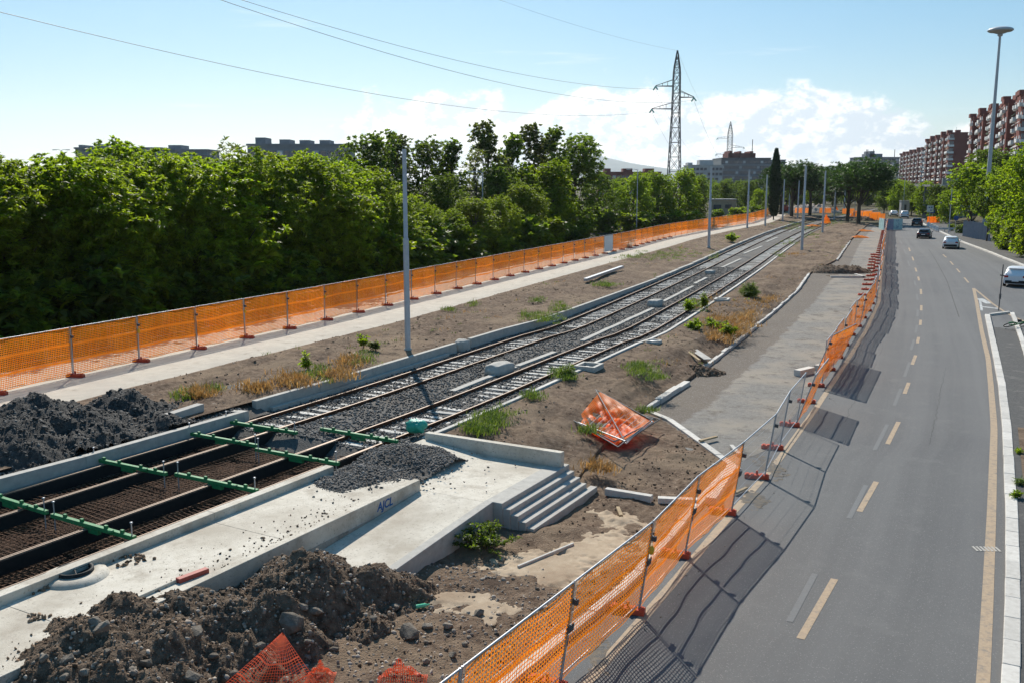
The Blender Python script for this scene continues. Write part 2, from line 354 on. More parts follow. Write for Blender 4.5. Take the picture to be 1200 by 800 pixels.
M['bottle'] = pmat('green_plastic', [(.1, .5, .28), (.16, .6, .36)], 4, .2, 0, None, .5, coord='obj')
M['insul'] = pmat('green_glass_insulator', [(.05, .3, .25), (.08, .4, .33)], 4, .2, 0, None, .5, coord='obj')
M['hill'] = pmat('far_mountain', [(.05, .07, .04), (.1, .11, .07)], .004, .95, 0, None, .1)
M['lampglass'] = pmat('lamp_underside', [(.35, .36, .37), (.45, .46, .47)], 4, .4, 0, None, .4, coord='obj')
M['terrace'] = pmat('terrace_concrete', [(.34, .33, .3), (.44, .42, .39)], .8, .9, 0, None, .2, coord='obj', stain=(.6, (.24, .22, .19), .55, .7))
# ------------------------------------------------------------------ the track's centre line
D2 = np.array((.493, .870)); N2 = np.array((.870, -.493))
_cp = [(.493 * s - 17.57, .87 * s + 9.96) for s in (-14, -8, 0, 8, 15, 22)] + [(-3.2, 35.6), (3.15, 48.3), (6.4, 54.9), (20.2, 90), (33.3, 124.5), (49.3, 164.6), (70, 212), (95, 262), (125, 320), (160, 380)]
def catmull(P, k=12):
    P = [np.array(p, float) for p in P]; P = [2 * P[0] - P[1]] + P + [2 * P[-1] - P[-2]]; out = []
    for i in range(1, len(P) - 2):
        a, b, c, d = P[i - 1:i + 3]
        for j in range(k):
            t = j / k; out.append(.5 * (2 * b + (c - a) * t + (2 * a - 5 * b + 4 * c - d) * t * t + (3 * b - a - 3 * c + d) * t ** 3))
    return np.array(out + [P[-2]])
_cl = catmull(_cp); _cs = np.concatenate([[0], np.cumsum(np.linalg.norm(np.diff(_cl, axis=0), axis=1))]) - 14.0
def trk(s, off=0., z=0.):
    x = np.interp(s, _cs, _cl[:, 0]); y = np.interp(s, _cs, _cl[:, 1])
    dx = np.interp(s + .5, _cs, _cl[:, 0]) - np.interp(s - .5, _cs, _cl[:, 0]); dy = np.interp(s + .5, _cs, _cl[:, 1]) - np.interp(s - .5, _cs, _cl[:, 1])
    l = math.hypot(dx, dy); return Vector((x + off * dy / l, y - off * dx / l, z))
def heading(s):
    a = trk(s - .5); b = trk(s + .5); return math.atan2(b.y - a.y, b.x - a.x)
def s_of(p):
    i = np.argmin((_cl[:, 0] - p[0]) ** 2 + (_cl[:, 1] - p[1]) ** 2); i = min(max(i, 1), len(_cl) - 2)
    d = _cl[i + 1] - _cl[i - 1]; d /= np.linalg.norm(d)
    return _cs[i] + float((np.array((p[0], p[1])) - _cl[i]) @ d)
def off_of(p):
    s = s_of(p); c = trk(s); h = heading(s); return (p[0] - c.x) * math.sin(h) - (p[1] - c.y) * math.cos(h)
def signed_off(X, Y):                         # vectorised, coarse
    cl = _cl[::3]; d = np.gradient(cl, axis=0); d /= np.linalg.norm(d, axis=1)[:, None]
    sh = X.shape; X = X.ravel(); Y = Y.ravel(); o = np.empty(len(X))
    for a in range(0, len(X), 20000):
        q = (X[a:a + 20000, None] - cl[None, :, 0]) ** 2 + (Y[a:a + 20000, None] - cl[None, :, 1]) ** 2; i = q.argmin(1)
        o[a:a + 20000] = (X[a:a + 20000] - cl[i, 0]) * d[i, 1] - (Y[a:a + 20000] - cl[i, 1]) * d[i, 0]
    return o.reshape(sh)

def loft(name, rows, mat, nseg=8, across=6, disp=None, kind='structure', parent=None, smooth=True):
    """rows: polylines with the same number of control points; gives a sheet with uv (u across, v metres along)"""
    rr = []
    for row in rows:
        P = np.array([tuple(p) for p in row], float); k = len(P)
        t = np.arange((k - 1) * nseg + 1) / nseg; i = np.minimum(t.astype(int), k - 2); f = (t - i)[:, None]
        rr.append(P[i] * (1 - f) + P[i + 1] * f)
    G = []
    for a, b in zip(rr[:-1], rr[1:]):
        for j in range(across): G.append(a + (b - a) * j / across)
    G.append(rr[-1]); G = np.array(G)          # (m, n, 3)
    m, n = G.shape[:2]
    if disp is not None:
        U = np.arange(m)[:, None] / (m - 1) * np.ones((1, n)); G[..., 2] += disp(G[..., 0], G[..., 1], U)
    v = np.concatenate([[0], np.cumsum(np.linalg.norm(np.diff(G[m // 2], axis=0), axis=1))])
    uv = np.stack([np.arange(m)[:, None] / (m - 1) * np.ones((1, n)), np.ones((m, 1)) * v[None]], -1)
    idx = np.arange(m * n).reshape(m, n)
    F = np.stack([idx[:-1, :-1], idx[1:, :-1], idx[1:, 1:], idx[:-1, 1:]], -1).reshape(-1, 4)
    V = G.reshape(-1, 3)
    a, b, c = V[F[len(F) // 2, 0]], V[F[len(F) // 2, 1]], V[F[len(F) // 2, 2]]
    if np.cross(b - a, c - a)[2] < 0: F = F[:, ::-1]
    return obj(name, np_mesh(name, V, F, mat, smooth, uv.reshape(-1, 2)), parent, kind)

def grid(name, x0, x1, nx, y0, y1, ny, hf, mat, kind='structure', keep=None, parent=None):
    X, Y = np.meshgrid(np.linspace(x0, x1, nx), np.linspace(y0, y1, ny), indexing='ij'); Z = hf(X, Y)
    idx = np.arange(nx * ny).reshape(nx, ny)
    F = np.stack([idx[:-1, :-1], idx[1:, :-1], idx[1:, 1:], idx[:-1, 1:]], -1).reshape(-1, 4)
    if keep is not None:
        k = keep(X, Y, Z).ravel(); F = F[k[F].all(1)]
    return obj(name, np_mesh(name, np.stack([X, Y, Z], -1).reshape(-1, 3), F, mat, True), parent, kind)

# scattered lumps: distorted icosahedra in one mesh
_t = (1 + 5 ** .5) / 2
_icoV = np.array([(-1, _t, 0), (1, _t, 0), (-1, -_t, 0), (1, -_t, 0), (0, -1, _t), (0, 1, _t), (0, -1, -_t), (0, 1, -_t), (_t, 0, -1), (_t, 0, 1), (-_t, 0, -1), (-_t, 0, 1)]) / math.sqrt(1 + _t * _t)
_icoF = np.array([(0, 11, 5), (0, 5, 1), (0, 1, 7), (0, 7, 10), (0, 10, 11), (1, 5, 9), (5, 11, 4), (11, 10, 2), (10, 7, 6), (7, 1, 8), (3, 9, 4), (3, 4, 2), (3, 2, 6), (3, 6, 8), (3, 8, 9), (4, 9, 5), (2, 4, 11), (6, 2, 10), (8, 6, 7), (9, 8, 1)])
_octV = np.array([(1, 0, 0), (-1, 0, 0), (0, 1, 0), (0, -1, 0), (0, 0, 1), (0, 0, -1)], float)
_octF = np.array([(0, 2, 4), (2, 1, 4), (1, 3, 4), (3, 0, 4), (2, 0, 5), (1, 2, 5), (3, 1, 5), (0, 3, 5)])
def rand_rot(rng, n):
    q = rng.randn(n, 4); q /= np.linalg.norm(q, axis=1)[:, None]; w, x, y, z = q.T
    return np.stack([1 - 2 * (y * y + z * z), 2 * (x * y - z * w), 2 * (x * z + y * w), 2 * (x * y + z * w), 1 - 2 * (x * x + z * z), 2 * (y * z - x * w), 2 * (x * z - y * w), 2 * (y * z + x * w), 1 - 2 * (x * x + y * y)], -1).reshape(n, 3, 3)
def lumps(name, P, S, mat, rng, parent=None, kind='stuff', low=False):
    P = np.asarray(P, float); n = len(P); bv, bf = (_octV, _octF) if low else (_icoV, _icoF); k = len(bv)
    V = bv[None] * (1 + .3 * (rng.rand(n, k, 1) - .5) * 2) * (np.array((1, .8, .62)) * (1 + .35 * (rng.rand(n, 1, 3) - .5) * 2))
    V = np.einsum('nij,nkj->nki', rand_rot(rng, n), V) * np.asarray(S)[:, None, None] + P[:, None]
    F = (bf[None] + (np.arange(n) * k)[:, None, None]).reshape(-1, 3)
    return obj(name, np_mesh(name, V.reshape(-1, 3), F, mat), parent, kind)

rng = np.random.RandomState(11)
# ------------------------------------------------------------------ base ground out to the horizon, far hills
def hbase(X, Y):
    u = signed_off(np.clip(X, -400, 400), np.clip(Y, -60, 400))
    left = 1 / (1 + np.exp((u + 7.0) * 3)); far = np.clip((Y - 90) / 80, 0, 1)
    z = -.5 + left * 1.7; z = z * (1 - far) + far * .82
    return z
xs = np.concatenate([np.linspace(-11000, -300, 12), np.linspace(-260, -60, 12), np.linspace(-52, 60, 57), np.linspace(66, 300, 30), np.linspace(340, 11000, 14)])
ys = np.concatenate([np.linspace(-1500, -60, 8), np.linspace(-40, 200, 80), np.linspace(210, 700, 30), np.linspace(760, 16400, 20)])
X, Y = np.meshgrid(xs, ys, indexing='ij'); idx = np.arange(X.size).reshape(X.shape)
F = np.stack([idx[:-1, :-1], idx[1:, :-1], idx[1:, 1:], idx[:-1, 1:]], -1).reshape(-1, 4)
obj('ground', np_mesh('ground', np.stack([X, Y, hbase(X, Y)], -1).reshape(-1, 3), F, M['land'], True), None, 'structure')
def hill(cx, cy, w, d, prof, name='hill'):
    def h(X, Y):
        u = (X - cx) / w; v = (Y - cy) / d
        r = np.interp(u, *zip(*prof)); return (r + 22 * fbm(X / 420, Y / 420, 4)) * np.clip(1 - v * v, 0, 1) - 12
    grid(name, cx - w, cx + w, 70, cy - d, cy + d, 16, h, M['hill'])
hill(3400, 14500, 6000, 1400, [(-1, 0), (-.8, 60), (-.55, 190), (-.44, 340), (-.37, 480), (-.3, 380), (-.2, 260), (0, 190), (.15, 260), (.33, 330), (.5, 370), (.7, 300), (1, 0)])

# ------------------------------------------------------------------ left side: land under the trees, concrete path, earth strip
FL = [at(*p, ZL) for p in [(86, 441.7), (163.3, 424.3), (230.7, 409.3), (287.3, 396.7), (337.3, 385.7), (380.7, 375.7)]]
_f2 = [at(*p, ZL) for p in [(380.7, 375.7), (515.1, 343.6), (564, 332), (604, 322.2), (639, 314), (669, 306.7), (736, 291), (757, 285.2), (780, 279.3), (829, 270), (852, 266)]]
_f2 += [Vector((47, 186, ZL)), Vector((56.5, 212, ZL)), Vector((66, 240, ZL))]
def resample(P, step, closed=False):
    P = [Vector(p) for p in P]; L = [0]
    for a, b in zip(P, P[1:]): L.append(L[-1] + (b - a).length)
    n = max(1, round(L[-1] / step)); out = []
    for i in range(n + 1):
        t = L[-1] * i / n; k = max(j for j in range(len(L)) if L[j] <= t + 1e-9); k = min(k, len(P) - 2)
        out.append(P[k].lerp(P[k + 1], (t - L[k]) / max(1e-9, L[k + 1] - L[k])))
    return out
LF = [FL[0] + (FL[0] - FL[1]) * 3, FL[0] + (FL[0] - FL[1]) * 2, FL[0] + (FL[0] - FL[1])] + FL + resample(_f2, 3.46)[1:]      # post positions of the left fence
def side(P, d):                                # polyline moved to its left (d<0) or right (d>0)
    out = []
    for i, p in enumerate(P):
        a = P[max(i - 1, 0)]; b = P[min(i + 1, len(P) - 1)]; t = (b - a); t.z = 0; t.normalize()
        out.append(Vector((p.x + t.y * d, p.y - t.x * d, p.z)))
    return out
LFc = [LF[0] + (LF[0] - LF[4]) * 2] + LF[::4] + [LF[-1]]
pw = [4.4] * 4 + [4.3] * 40
def var(P, ds): return [side(P, d)[i] for i, d in zip(range(len(P)), ds)]
nL = len(LFc)
def wid(p):                                    # path reaches this far right of the fence
    return float(np.interp(p.y, [30, 40, 55, 75, 100, 125, 150, 260], [3.7, 3.9, 4.3, 4.2, 4.2, 4.4, 4.0, 3.6]))
pe = var(LFc, [wid(p) for p in LFc])
bump = lambda a, sc, o=5: (lambda X, Y, U: a * fbm(X / sc, Y / sc, o))
loft('land_behind_path', [side(LFc, -70), side(LFc, -14), side(LFc, -3.0)], M['scrub'], 6, 8, bump(.25, 2.2))
for r in (loft('concrete_path', [side(LFc, -3.3), [p + Vector((0, 0, .0)) for p in pe]], M['path'], 6, 10, lambda X, Y, U: .02 + .012 * fbm(X / 1.5, Y / 1.5, 4) - .10 * (U > .98)),): pass
WALL_O = lambda s: float(np.interp(s, [22, 45, 75, 400], [-3.5, -3.5, -3.25, -3.25]))
WALL_Z = lambda s: float(np.interp(s, [22, 45, 75, 400], [1.35, 1.33, 1.1, 1.05]))
pe2 = [p.copy() for p in pe]
wl = []
for p in pe2:
    s = s_of(p); q = trk(s, WALL_O(s) - .2); q.z = WALL_Z(s) - .06; wl.append(q)
def dirt_l(X, Y, U):
    e = np.minimum(1, np.minimum(U, 1 - U) * 9)
    return .01 + e * (.16 * fbm(X / 1.3, Y / 1.3, 6, .55) + .04) - .06 * (U < .02) - sum(.075 * np.exp(-((U - c_ - .05 * fbm(X / 9 + c_, Y / 9, 2)) / .022) ** 2) - .04 * np.exp(-((U - c_ - .045 - .05 * fbm(X / 9 + c_, Y / 9, 2)) / .02) ** 2) for c_ in (.22, .4, .62))
pin = side(pe2, -.35)
loft('earth_strip', [pin, wl], M['dirt'], 44, 36, dirt_l)

# ------------------------------------------------------------------ ballast bed and tracks
S0, S1 = 22.0, 330.0
def bal(X, Y, U): return .05 * fbm(X / .5, Y / .5, 4) + .02 * fbm(X / 3, Y / 3, 3)
ss = np.concatenate([[S0 - .75], np.arange(S0, 90, 4), np.arange(90, S1 + 1, 12)])
offs = [(-3.6, .88), (-3.05, .84), (-2.7, .80), (-2.0, .78), (-1.35, .80), (-.9, .87), (0, .89), (.9, .87), (1.35, .80), (2.0, .78), (2.7, .80), (3.1, .84), (3.5, .88)]
loft('ballast_bed', [[trk(s, o, z if s > 21.6 else z - .4) for s in ss] for o, z in offs], M['ballast'], 8, 3, bal)
n = 26000
sv = S0 + (90 - S0) * rng.rand(n) ** 1.35; ov = rng.uniform(-3.4, 3.45, n)

zz = np.interp(ov, [o for o, z in offs], [z for o, z in offs])
P = np.array([tuple(trk(a, b, c)) for a, b, c in zip(sv, ov, zz)]); P[:, 2] += bal(P[:, 0], P[:, 1], 0) + .012
lumps('ballast_stones', P, rng.uniform(.026, .06, n), M['stone'], rng)

def sweep(mb, prof, s0, s1, step, off):
    n = max(2, int((s1 - s0) / step) + 1); k = len(prof); V = []
    for i in range(n):
        s = s0 + (s1 - s0) * i / (n - 1)
        V += [trk(s, off + o, z) for o, z in prof]
    F = [(i * k + j, (i + 1) * k + j, (i + 1) * k + (j + 1) % k, i * k + (j + 1) % k) for i in range(n - 1) for j in range(k)]
    mb.add(V, F); mb.add(V[:k], [tuple(range(k))]); mb.add(V[-k:], [tuple(range(k))[::-1]])
    return mb
PROF = [(-.07, .80), (-.07, .815), (-.012, .83), (-.012, .91), (-.035, .918), (-.035, .95), (.035, .95), (.035, .918), (.012, .91), (.012, .83), (.07, .815), (.07, .80)]
PTOP = [(-.03, .948), (-.03, .954), (.03, .954), (.03, .948)]
slp = MB().box((0, 0, -.09), (2.3, .24, .18)).mesh('sleeper', M['sleeper'])
slp2 = MB().prism([(-1.15, -.12), (1.15, -.12), (1.15, .12), (-1.15, .12)], -.18, [-.015, .01, .012, -.01]).mesh('sleeper', M['sleeper'])
def track(off, label):
    t = thing('railway_track', label, 'tram track', trk(S0, off, .8))
    inv = Matrix.Translation(-t.location)
    for o in (-.755, .755):
        r = sweep(MB(), PROF, S0 - 1.2, S1, 2.5, off + o).build('rail', M['rust'], t, t.location)
        sweep(MB(), PTOP, S0 - 1.2, S1, 2.5, off + o).build('rail_head', M['rail_top'], r, t.location)
    s = S0 + .4; i = 0
    while s < 190:
        p = trk(s, off, .806 + rng.uniform(-.028, .018)) - t.location
        q = obj('sleeper', slp if i % 2 else slp2, t, None, p); q.rotation_euler = (rng.uniform(-.012, .012), rng.uniform(-.01, .01), heading(s) - math.pi / 2 + rng.uniform(-.02, .02))
        s += .6; i += 1
track(-2.03, 'left tram track on ballast with white concrete sleepers')
track(2.03, 'right tram track on ballast, nearest the earth bank and road')

def ordw(n):                                  # 0 -> first
    o = ['first', 'second', 'third', 'fourth', 'fifth', 'sixth', 'seventh', 'eighth', 'ninth', 'tenth', 'eleventh', 'twelfth', 'thirteenth', 'fourteenth', 'fifteenth', 'sixteenth', 'seventeenth', 'eighteenth', 'nineteenth']
    if n < 19: return o[n]
    t, u = divmod(n + 1, 10); tn = ['', '', 'twent', 'thirt', 'fort', 'fift', 'sixt', 'sevent', 'eight', 'ninet'][t]
    return tn + 'ieth' if u == 0 else tn + 'y-' + o[u - 1]
# concrete strips between the tracks
for i_, (a, b) in enumerate([((530, 459), (604, 430)), ((606, 429.5), (650, 413)), ((682, 400), (765, 362)), ((777, 354), (812, 336)), ((814, 333), (828, 326)), ((846, 314), (868, 304)), ((871, 298), (893, 289)), ((898, 284), (911, 278.5)), ((925, 272), (938, 266))]):
    pa, pb = at(*a, .88), at(*b, .88); c = (pa + pb) / 2
    t = thing('duct_cover', f'pale concrete duct strip in the ballast between the tracks, {ordw(i_)} from the camera', 'concrete strip', c, 0, 'concrete strips between the tracks')
    d = (pb - pa); L_ = d.length; n_ = max(1, int(L_ / 2.2)); d.normalize()
    for k in range(n_):
        q0 = pa + d * (L_ * k / n_ + .015); q1 = pa + d * (L_ * (k + 1) / n_ - .015); q1.z += rng.uniform(-.015, .02)
        MB().beam(q0, q1, .27, .12).build('slab', M['concrete'], t, c)
def lumpy_block(name, lab, cat, c, size, rz, mat, group=None, seed=0, k=8, amp=.08, rnd=.55):
    V = []; F = []
    import bmesh
    bm = bmesh.new(); bmesh.ops.create_cube(bm, size=2); bmesh.ops.subdivide_edges(bm, edges=bm.edges[:], cuts=k, use_grid_fill=True)
    for v in bm.verts:
        p = v.co; q = p.normalized() * 1.22; p = p.lerp(q, rnd)
        nn = fbm(np.array([p.x * 1.7 + seed * 3.1 + p.z]), np.array([p.y * 1.7 + seed + p.z * .7]), 4)[0]
        p = p * (1 + amp * 2 * nn); v.co = (p.x * size[0] / 2, p.y * size[1] / 2, p.z * size[2] / 2)
    me = bpy.data.meshes.new(name); bm.to_mesh(me); bm.free(); me.materials.append(mat)
    me.polygons.foreach_set('use_smooth', [True] * len(me.polygons))
    o = obj(name, me, None, None, c); o.rotation_euler.z = rz
    return tag(o, lab, cat, group)
for i, (px, py, w, hgt, lab) in enumerate([(586, 437, 1.35, .55, 'large grey rounded concrete block between the tracks, nearest the green sack'), (768, 359, 1.3, .55, 'grey rounded concrete block between the tracks, middle one of three'), (832, 321, 1.0, .4, 'small grey rounded block between the tracks, farthest of three')]):
    p = at(px, py, .86); p.z = .86 + hgt * .32
    lumpy_block('concrete_block', lab, 'concrete block', p, (w, .75, hgt), heading(s_of(p)) - .15, M['rawconc' if i == 3 else 'concrete'], 'rounded blocks between the tracks', i)

def angular_rock(name, lab, cat, c, size, rz, mat, group=None, seed=0):
    import bmesh
    r = np.random.RandomState(seed); P = r.randn(22, 3); P /= np.linalg.norm(P, axis=1)[:, None]; P *= r.uniform(.75, 1.1, (22, 1)); P = np.clip(P, -.82, .82)
    bm = bmesh.new(); vs_ = [bm.verts.new(p) for p in P]; bmesh.ops.convex_hull(bm, input=vs_); bmesh.ops.delete(bm, geom=[v for v in bm.verts if not v.link_faces], context='VERTS')
    for v in bm.verts: v.co = (v.co.x * size[0] * .6, v.co.y * size[1] * .6, v.co.z * size[2] * .6)
    me = bpy.data.meshes.new(name); bm.to_mesh(me); bm.free(); me.materials.append(mat)
    o = obj(name, me, None, None, c); o.rotation_euler = (r.uniform(-.4, .4), r.uniform(-.4, .4), rz)
    b = o.modifiers.new('bevel', 'BEVEL'); b.width = min(size) * .06; b.segments = 1
    return tag(o, lab, cat, group)
# ------------------------------------------------------------------ low concrete walls beside the tracks
def wall_run(name, lab, cat, s0, s1, seg, of, zf, thick, z0, mat, gap=.012, jit=.0, grp=None):
    c = trk((s0 + s1) / 2, of(s0), z0); t = thing(name, lab, cat, c, 0, grp)
    n_ = max(1, round((s1 - s0) / seg))
    for k in range(n_):
        a = s0 + (s1 - s0) * k / n_ + gap; b = s0 + (s1 - s0) * (k + 1) / n_ - gap
        j = rng.uniform(-jit, jit); jz = rng.uniform(-jit, jit) * .6
        m = MB(); P_ = [trk(a, of(a) + j), trk(b, of(b) + j), trk(b, of(b) - thick + j), trk(a, of(a) - thick + j)]
        m.prism([(p.x, p.y) for p in P_][::-1], z0, [zf(a) + jz, zf(b) + jz, zf(b) + jz, zf(a) + jz])
        m.build('wall_block', mat, t, c, bevel=.012)
    return t
wall_run('retaining_wall', 'long low grey concrete wall along the left track, from near corner to broken gap', 'low wall', 23.6, 37.6, 3.5, WALL_O, WALL_Z, .22, .55, M['concrete'])
wall_run('retaining_wall', 'grey concrete wall continuing past the broken gap along left track', 'low wall', 39.0, 75, 3.6, WALL_O, WALL_Z, .22, .55, M['concrete'])
wall_run('retaining_wall', 'far row of short grey blocks along the left track', 'low wall', 75.2, 215, 1.5, WALL_O, WALL_Z, .3, .55, M['concrete'], .05, .03)
wall_run('footing_course', 'lower projecting footing course at the foot of the near grey wall', 'low wall', 24.2, 36.5, 3.1, lambda s: -3.28, lambda s: 1.02, .2, .5, M['concrete'], .012, .01)
p = trk(38.3, -3.6, 1.0); lumpy_block('broken_concrete', 'broken lump of pale concrete in the gap of the left wall', 'rubble', p, (.8, .55, .75), heading(38), M['concrete'], None, 5)
wall_run('track_kerb', 'thin pale kerb along the right edge of the right track', 'kerb', 23.7, 130, 2.0, lambda s: 3.62, lambda s: .955, .17, .6, M['white_stone'], .01, .008)
for px, py, lab in [(690, 430, 'flat pale concrete chamber frame at the kerb, nearest one'), (846, 352, 'pale concrete chamber frame by the kerb near small bushes')]:
    c = at(px, py, .95); t = thing('drain_surround', lab, 'drain frame', c, heading(s_of(c)))
    for k, (x, y, w, d) in enumerate([(0, .42, 1.1, .14), (0, -.42, 1.1, .14), (.48, 0, .14, .7), (-.48, 0, .14, .7)]): MB().box((x, y, .02), (w, d, .22)).build('frame_side', M['white_stone'], t)
    MB().box((0, 0, -.06), (.82, .68, .03)).build('pit_floor', M['dirt_dark'], t)

# ------------------------------------------------------------------ the open trench with rail bars and rebar, its side walls
TS0, TS1 = -9.0, 22.1
loft('trench_bed', [[trk(s, o, .4) for s in (TS0, 6, 14, TS1)] for o in (-3.1, 3.4)], M['pit'], 10, 14, bump(.06, .8))
tr = thing('trench_steel', 'rusty reinforcing mesh on the floor of the open track trench', 'rebar mesh', trk(12, 0, .5))
m = MB(); T = tr.location
def wav(s, o): return .6 + .16 * fbm(np.array([s / 1.1]), np.array([o / .7]), 3)[0]
V = []; Fq = []
def bars(z_add, so, oo, r):
    mm = MB()
    for o in np.arange(-2.9, 3.3, oo):
        pts = [trk(s, o, wav(s, o) + z_add) for s in np.arange(2, TS1 - .2, 1.0)]
        mm.tube(pts, r, 3, False)
    for s in np.arange(2, TS1 - .2, so):
        mm.tube([trk(s, o, wav(s, o) + z_add + .02) for o in np.arange(-2.9, 3.3, .62)], r, 3, False)
    return mm
bars(0, .15, .15, .011).build('rebar_layer', M['rebar'], tr, T, 'stuff')
bars(-.11, .15, .15, .011).build('rebar_layer', M['rebar'], tr, T, 'stuff')
for o, lab in [(-2.785, 'first'), (-1.275, 'second'), (1.275, 'third'), (2.785, 'fourth')]:
    t = thing('trench_rail', f'grey steel rail in black rubber jacket across the open trench, {lab} from the dark heap', 'rail', trk(12, o, .6), 0, 'jacketed rails in the trench')
    e = TS1 - .15 + (.9 if o < 0 else .2)
    sweep(MB(), [(-.075, .6), (-.075, .925), (.075, .925), (.075, .6)], TS0, e, 2, o).build('rubber_jacket', M['black'], t, t.location)
    sweep(MB(), [(-.05, .925), (-.05, .952), (-.018, .952), (-.014, .94), (.012, .94), (.016, .952), (.05, .952), (.05, .925)], TS0, e - .05, 2, o).build('rail_steel', M['rail_top'], t, t.location)
def fprism(pts, z0, z1): return MB().prism([tuple(trk(s, o))[:2] for s, o in pts], z0, z1)
c = trk(10, -3.1, .4)
t = thing('trench_wall', 'white topped concrete wall between open trench and dark heap, with return end', 'low wall', c)
for a, b, za, zb in [(-9, -1, 1.22, 1.22), (-1, 5, 1.22, 1.22), (5, 11.2, 1.22, 1.25), (11.2, 12.2, 1.25, 1.33), (12.2, 16.4, 1.33, 1.25), (16.4, 22.5, 1.25, 1.25)]:
    fprism([(a + .004, -3.0), (a + .004, -3.24), (b, -3.24), (b, -3.0)], .3, [za, za, zb, zb]).build('wall_section', M['concrete'], t, c, bevel=.01)
fprism([(22.504, -3.0), (22.504, -5.1), (22.74, -5.1), (22.74, -3.0)], .5, [1.25, 1.1, 1.1, 1.25]).build('return_wall', M['concrete'], t, c, bevel=.01)
c = trk(10, 3.5, .4)
t = thing('trench_kerb', 'white concrete kerb between the open trench and pale platform deck', 'kerb', c)
for a, b in [(-9, 3), (3, 9), (9, 15), (15, 19.3)]:
    fprism([(a + .004, 3.33), (b, 3.33), (b, 3.6), (a + .004, 3.6)], .3, 1.2).build('kerb_section', M['cream'], t, c, bevel=.012)

# ------------------------------------------------------------------ platform with ramp and stairs
c = trk(14, 6, 0)
pl = thing('tram_platform', 'pale concrete tram platform with ramp, low edge wall and five-step stair', 'platform', c)
def fp(name, pts, z0, z1, mat='cream', bev=.012, parent=None): return fprism(pts, z0, z1).build(name, M[mat], parent or pl, c, bevel=bev)
for a_, b_ in ((-9, 4.5), (4.51, 9.8), (9.81, 14.9), (14.91, 19.8)): fp('deck_slab', [(a_, 3.604), (b_, 3.604), (b_, 5.9), (a_, 5.9)], .2, 1.0 + .004 * (a_ > 9), 'cream', .006)
fp('edge_wall', [(-9, 5.904), (19.85, 5.904), (19.85, 6.1), (-9, 6.1)], .45, [1.008, 1.05, 1.05, 1.008], 'cream')
fp('wall_footing', [(-9, 5.95), (19.8, 5.95), (19.8, 6.115), (-9, 6.115)], -.3, .62, 'rawconc', 0)
rz_ = lambda s: .75 - .07 * (19.9 - s)
fp('ramp_slab', [(9, 6.12), (19.9, 6.12), (19.9, 8.06), (9, 8.06)], -.3, [rz_(9), .75, .75, rz_(9)], 'cream', 0)
fp('ramp_wall', [(9, 8.064), (19.97, 8.064), (19.97, 8.3), (9, 8.3)], -.3, [rz_(9) + .012, .775, .775, rz_(9) + .012], 'concrete')
fp('landing', [(19.904, 3.7), (23.45, 3.7), (23.45, 6.1), (19.904, 6.1)], -.3, [.98, .98, .752, .752], 'cream', 0); fp('landing', [(19.904, 6.1), (23.45, 6.1), (23.45, 8.06), (19.904, 8.06)], -.3, .752, 'cream', 0)
st = fp('stair', [(19.98, 8.064), (23.9, 8.064), (23.9, 8.57), (19.98, 8.57)], -.3, .765, 'concrete')
for i in range(1, 5):
    ext = (0, 0, .03, .35)[i - 1]
    fp('step', [(19.98 + .02 * i, 8.574 + .22 * (i - 1)), (23.85 + ext - .06 * i, 8.574 + .22 * (i - 1)), (23.85 + ext - .06 * i, 8.57 + .22 * i), (19.98 + .02 * i, 8.57 + .22 * i)], -.3, .765 - .14 * i, 'concrete', .012, st)
c2 = trk(23.6, 6, 0)
t = thing('end_wall', 'straight pale concrete wall closing the platform against the earth bank', 'low wall', c2)
fprism([(23.48, 3.75), (23.48, 8.5), (23.7, 8.5), (23.7, 3.75)], -.2, [1.18, 1.2, 1.2, 1.18]).build('wall_panel', M['cream'], t, c2, bevel=.012)
# drain chamber collar standing on the deck
c3 = at(88, 675, 1.0); t = thing('drain_chamber', 'open round black drain collar in a white concrete mound on the deck', 'manhole', c3, R(60))
MB().lathe([(.66, 0), (.62, .06), (.5, .1), (.36, .11), (.34, .05)], n=28).build('concrete_surround', M['cream'], t)
MB().lathe([(.3, .1), (.31, .17), (.36, .18), (.37, .1)], n=28).build('collar', M['black'], t)
MB().lathe([(.0, .07), (.33, .07)], n=28).build('well', M['black'], t)
m = MB()
for a in (0, 2.1, 4.2): m.tube([(0, 0, .15), (.32 * math.cos(a), .32 * math.sin(a), .15)], .018, 5)
m.build('spoke', M['black'], t)
t = thing('wall_writing', 'small blue sprayed letters on the platform edge wall', 'graffiti', trk(17, 6.1, .8))
fcu = bpy.data.curves.new('graffiti_text', 'FONT'); fcu.body = 'AJCL'; fcu.size = .3; fcu.extrude = .002; fcu.shear = .2; fcu.offset = .008
fo = bpy.data.objects.new('letters', fcu); COL.objects.link(fo)
bpy.context.view_layer.update(); dg = bpy.context.evaluated_depsgraph_get()
me = bpy.data.meshes.new_from_object(fo.evaluated_get(dg)); bpy.data.objects.remove(fo); me.materials.clear(); me.materials.append(M['paintblue'])
pa = at(440.5, 596, .8); sg = s_of(pa); q = obj('letters', me, t, None, trk(sg, 6.106, .74) - t.location)
q.rotation_euler = (R(90), 0, heading(sg))
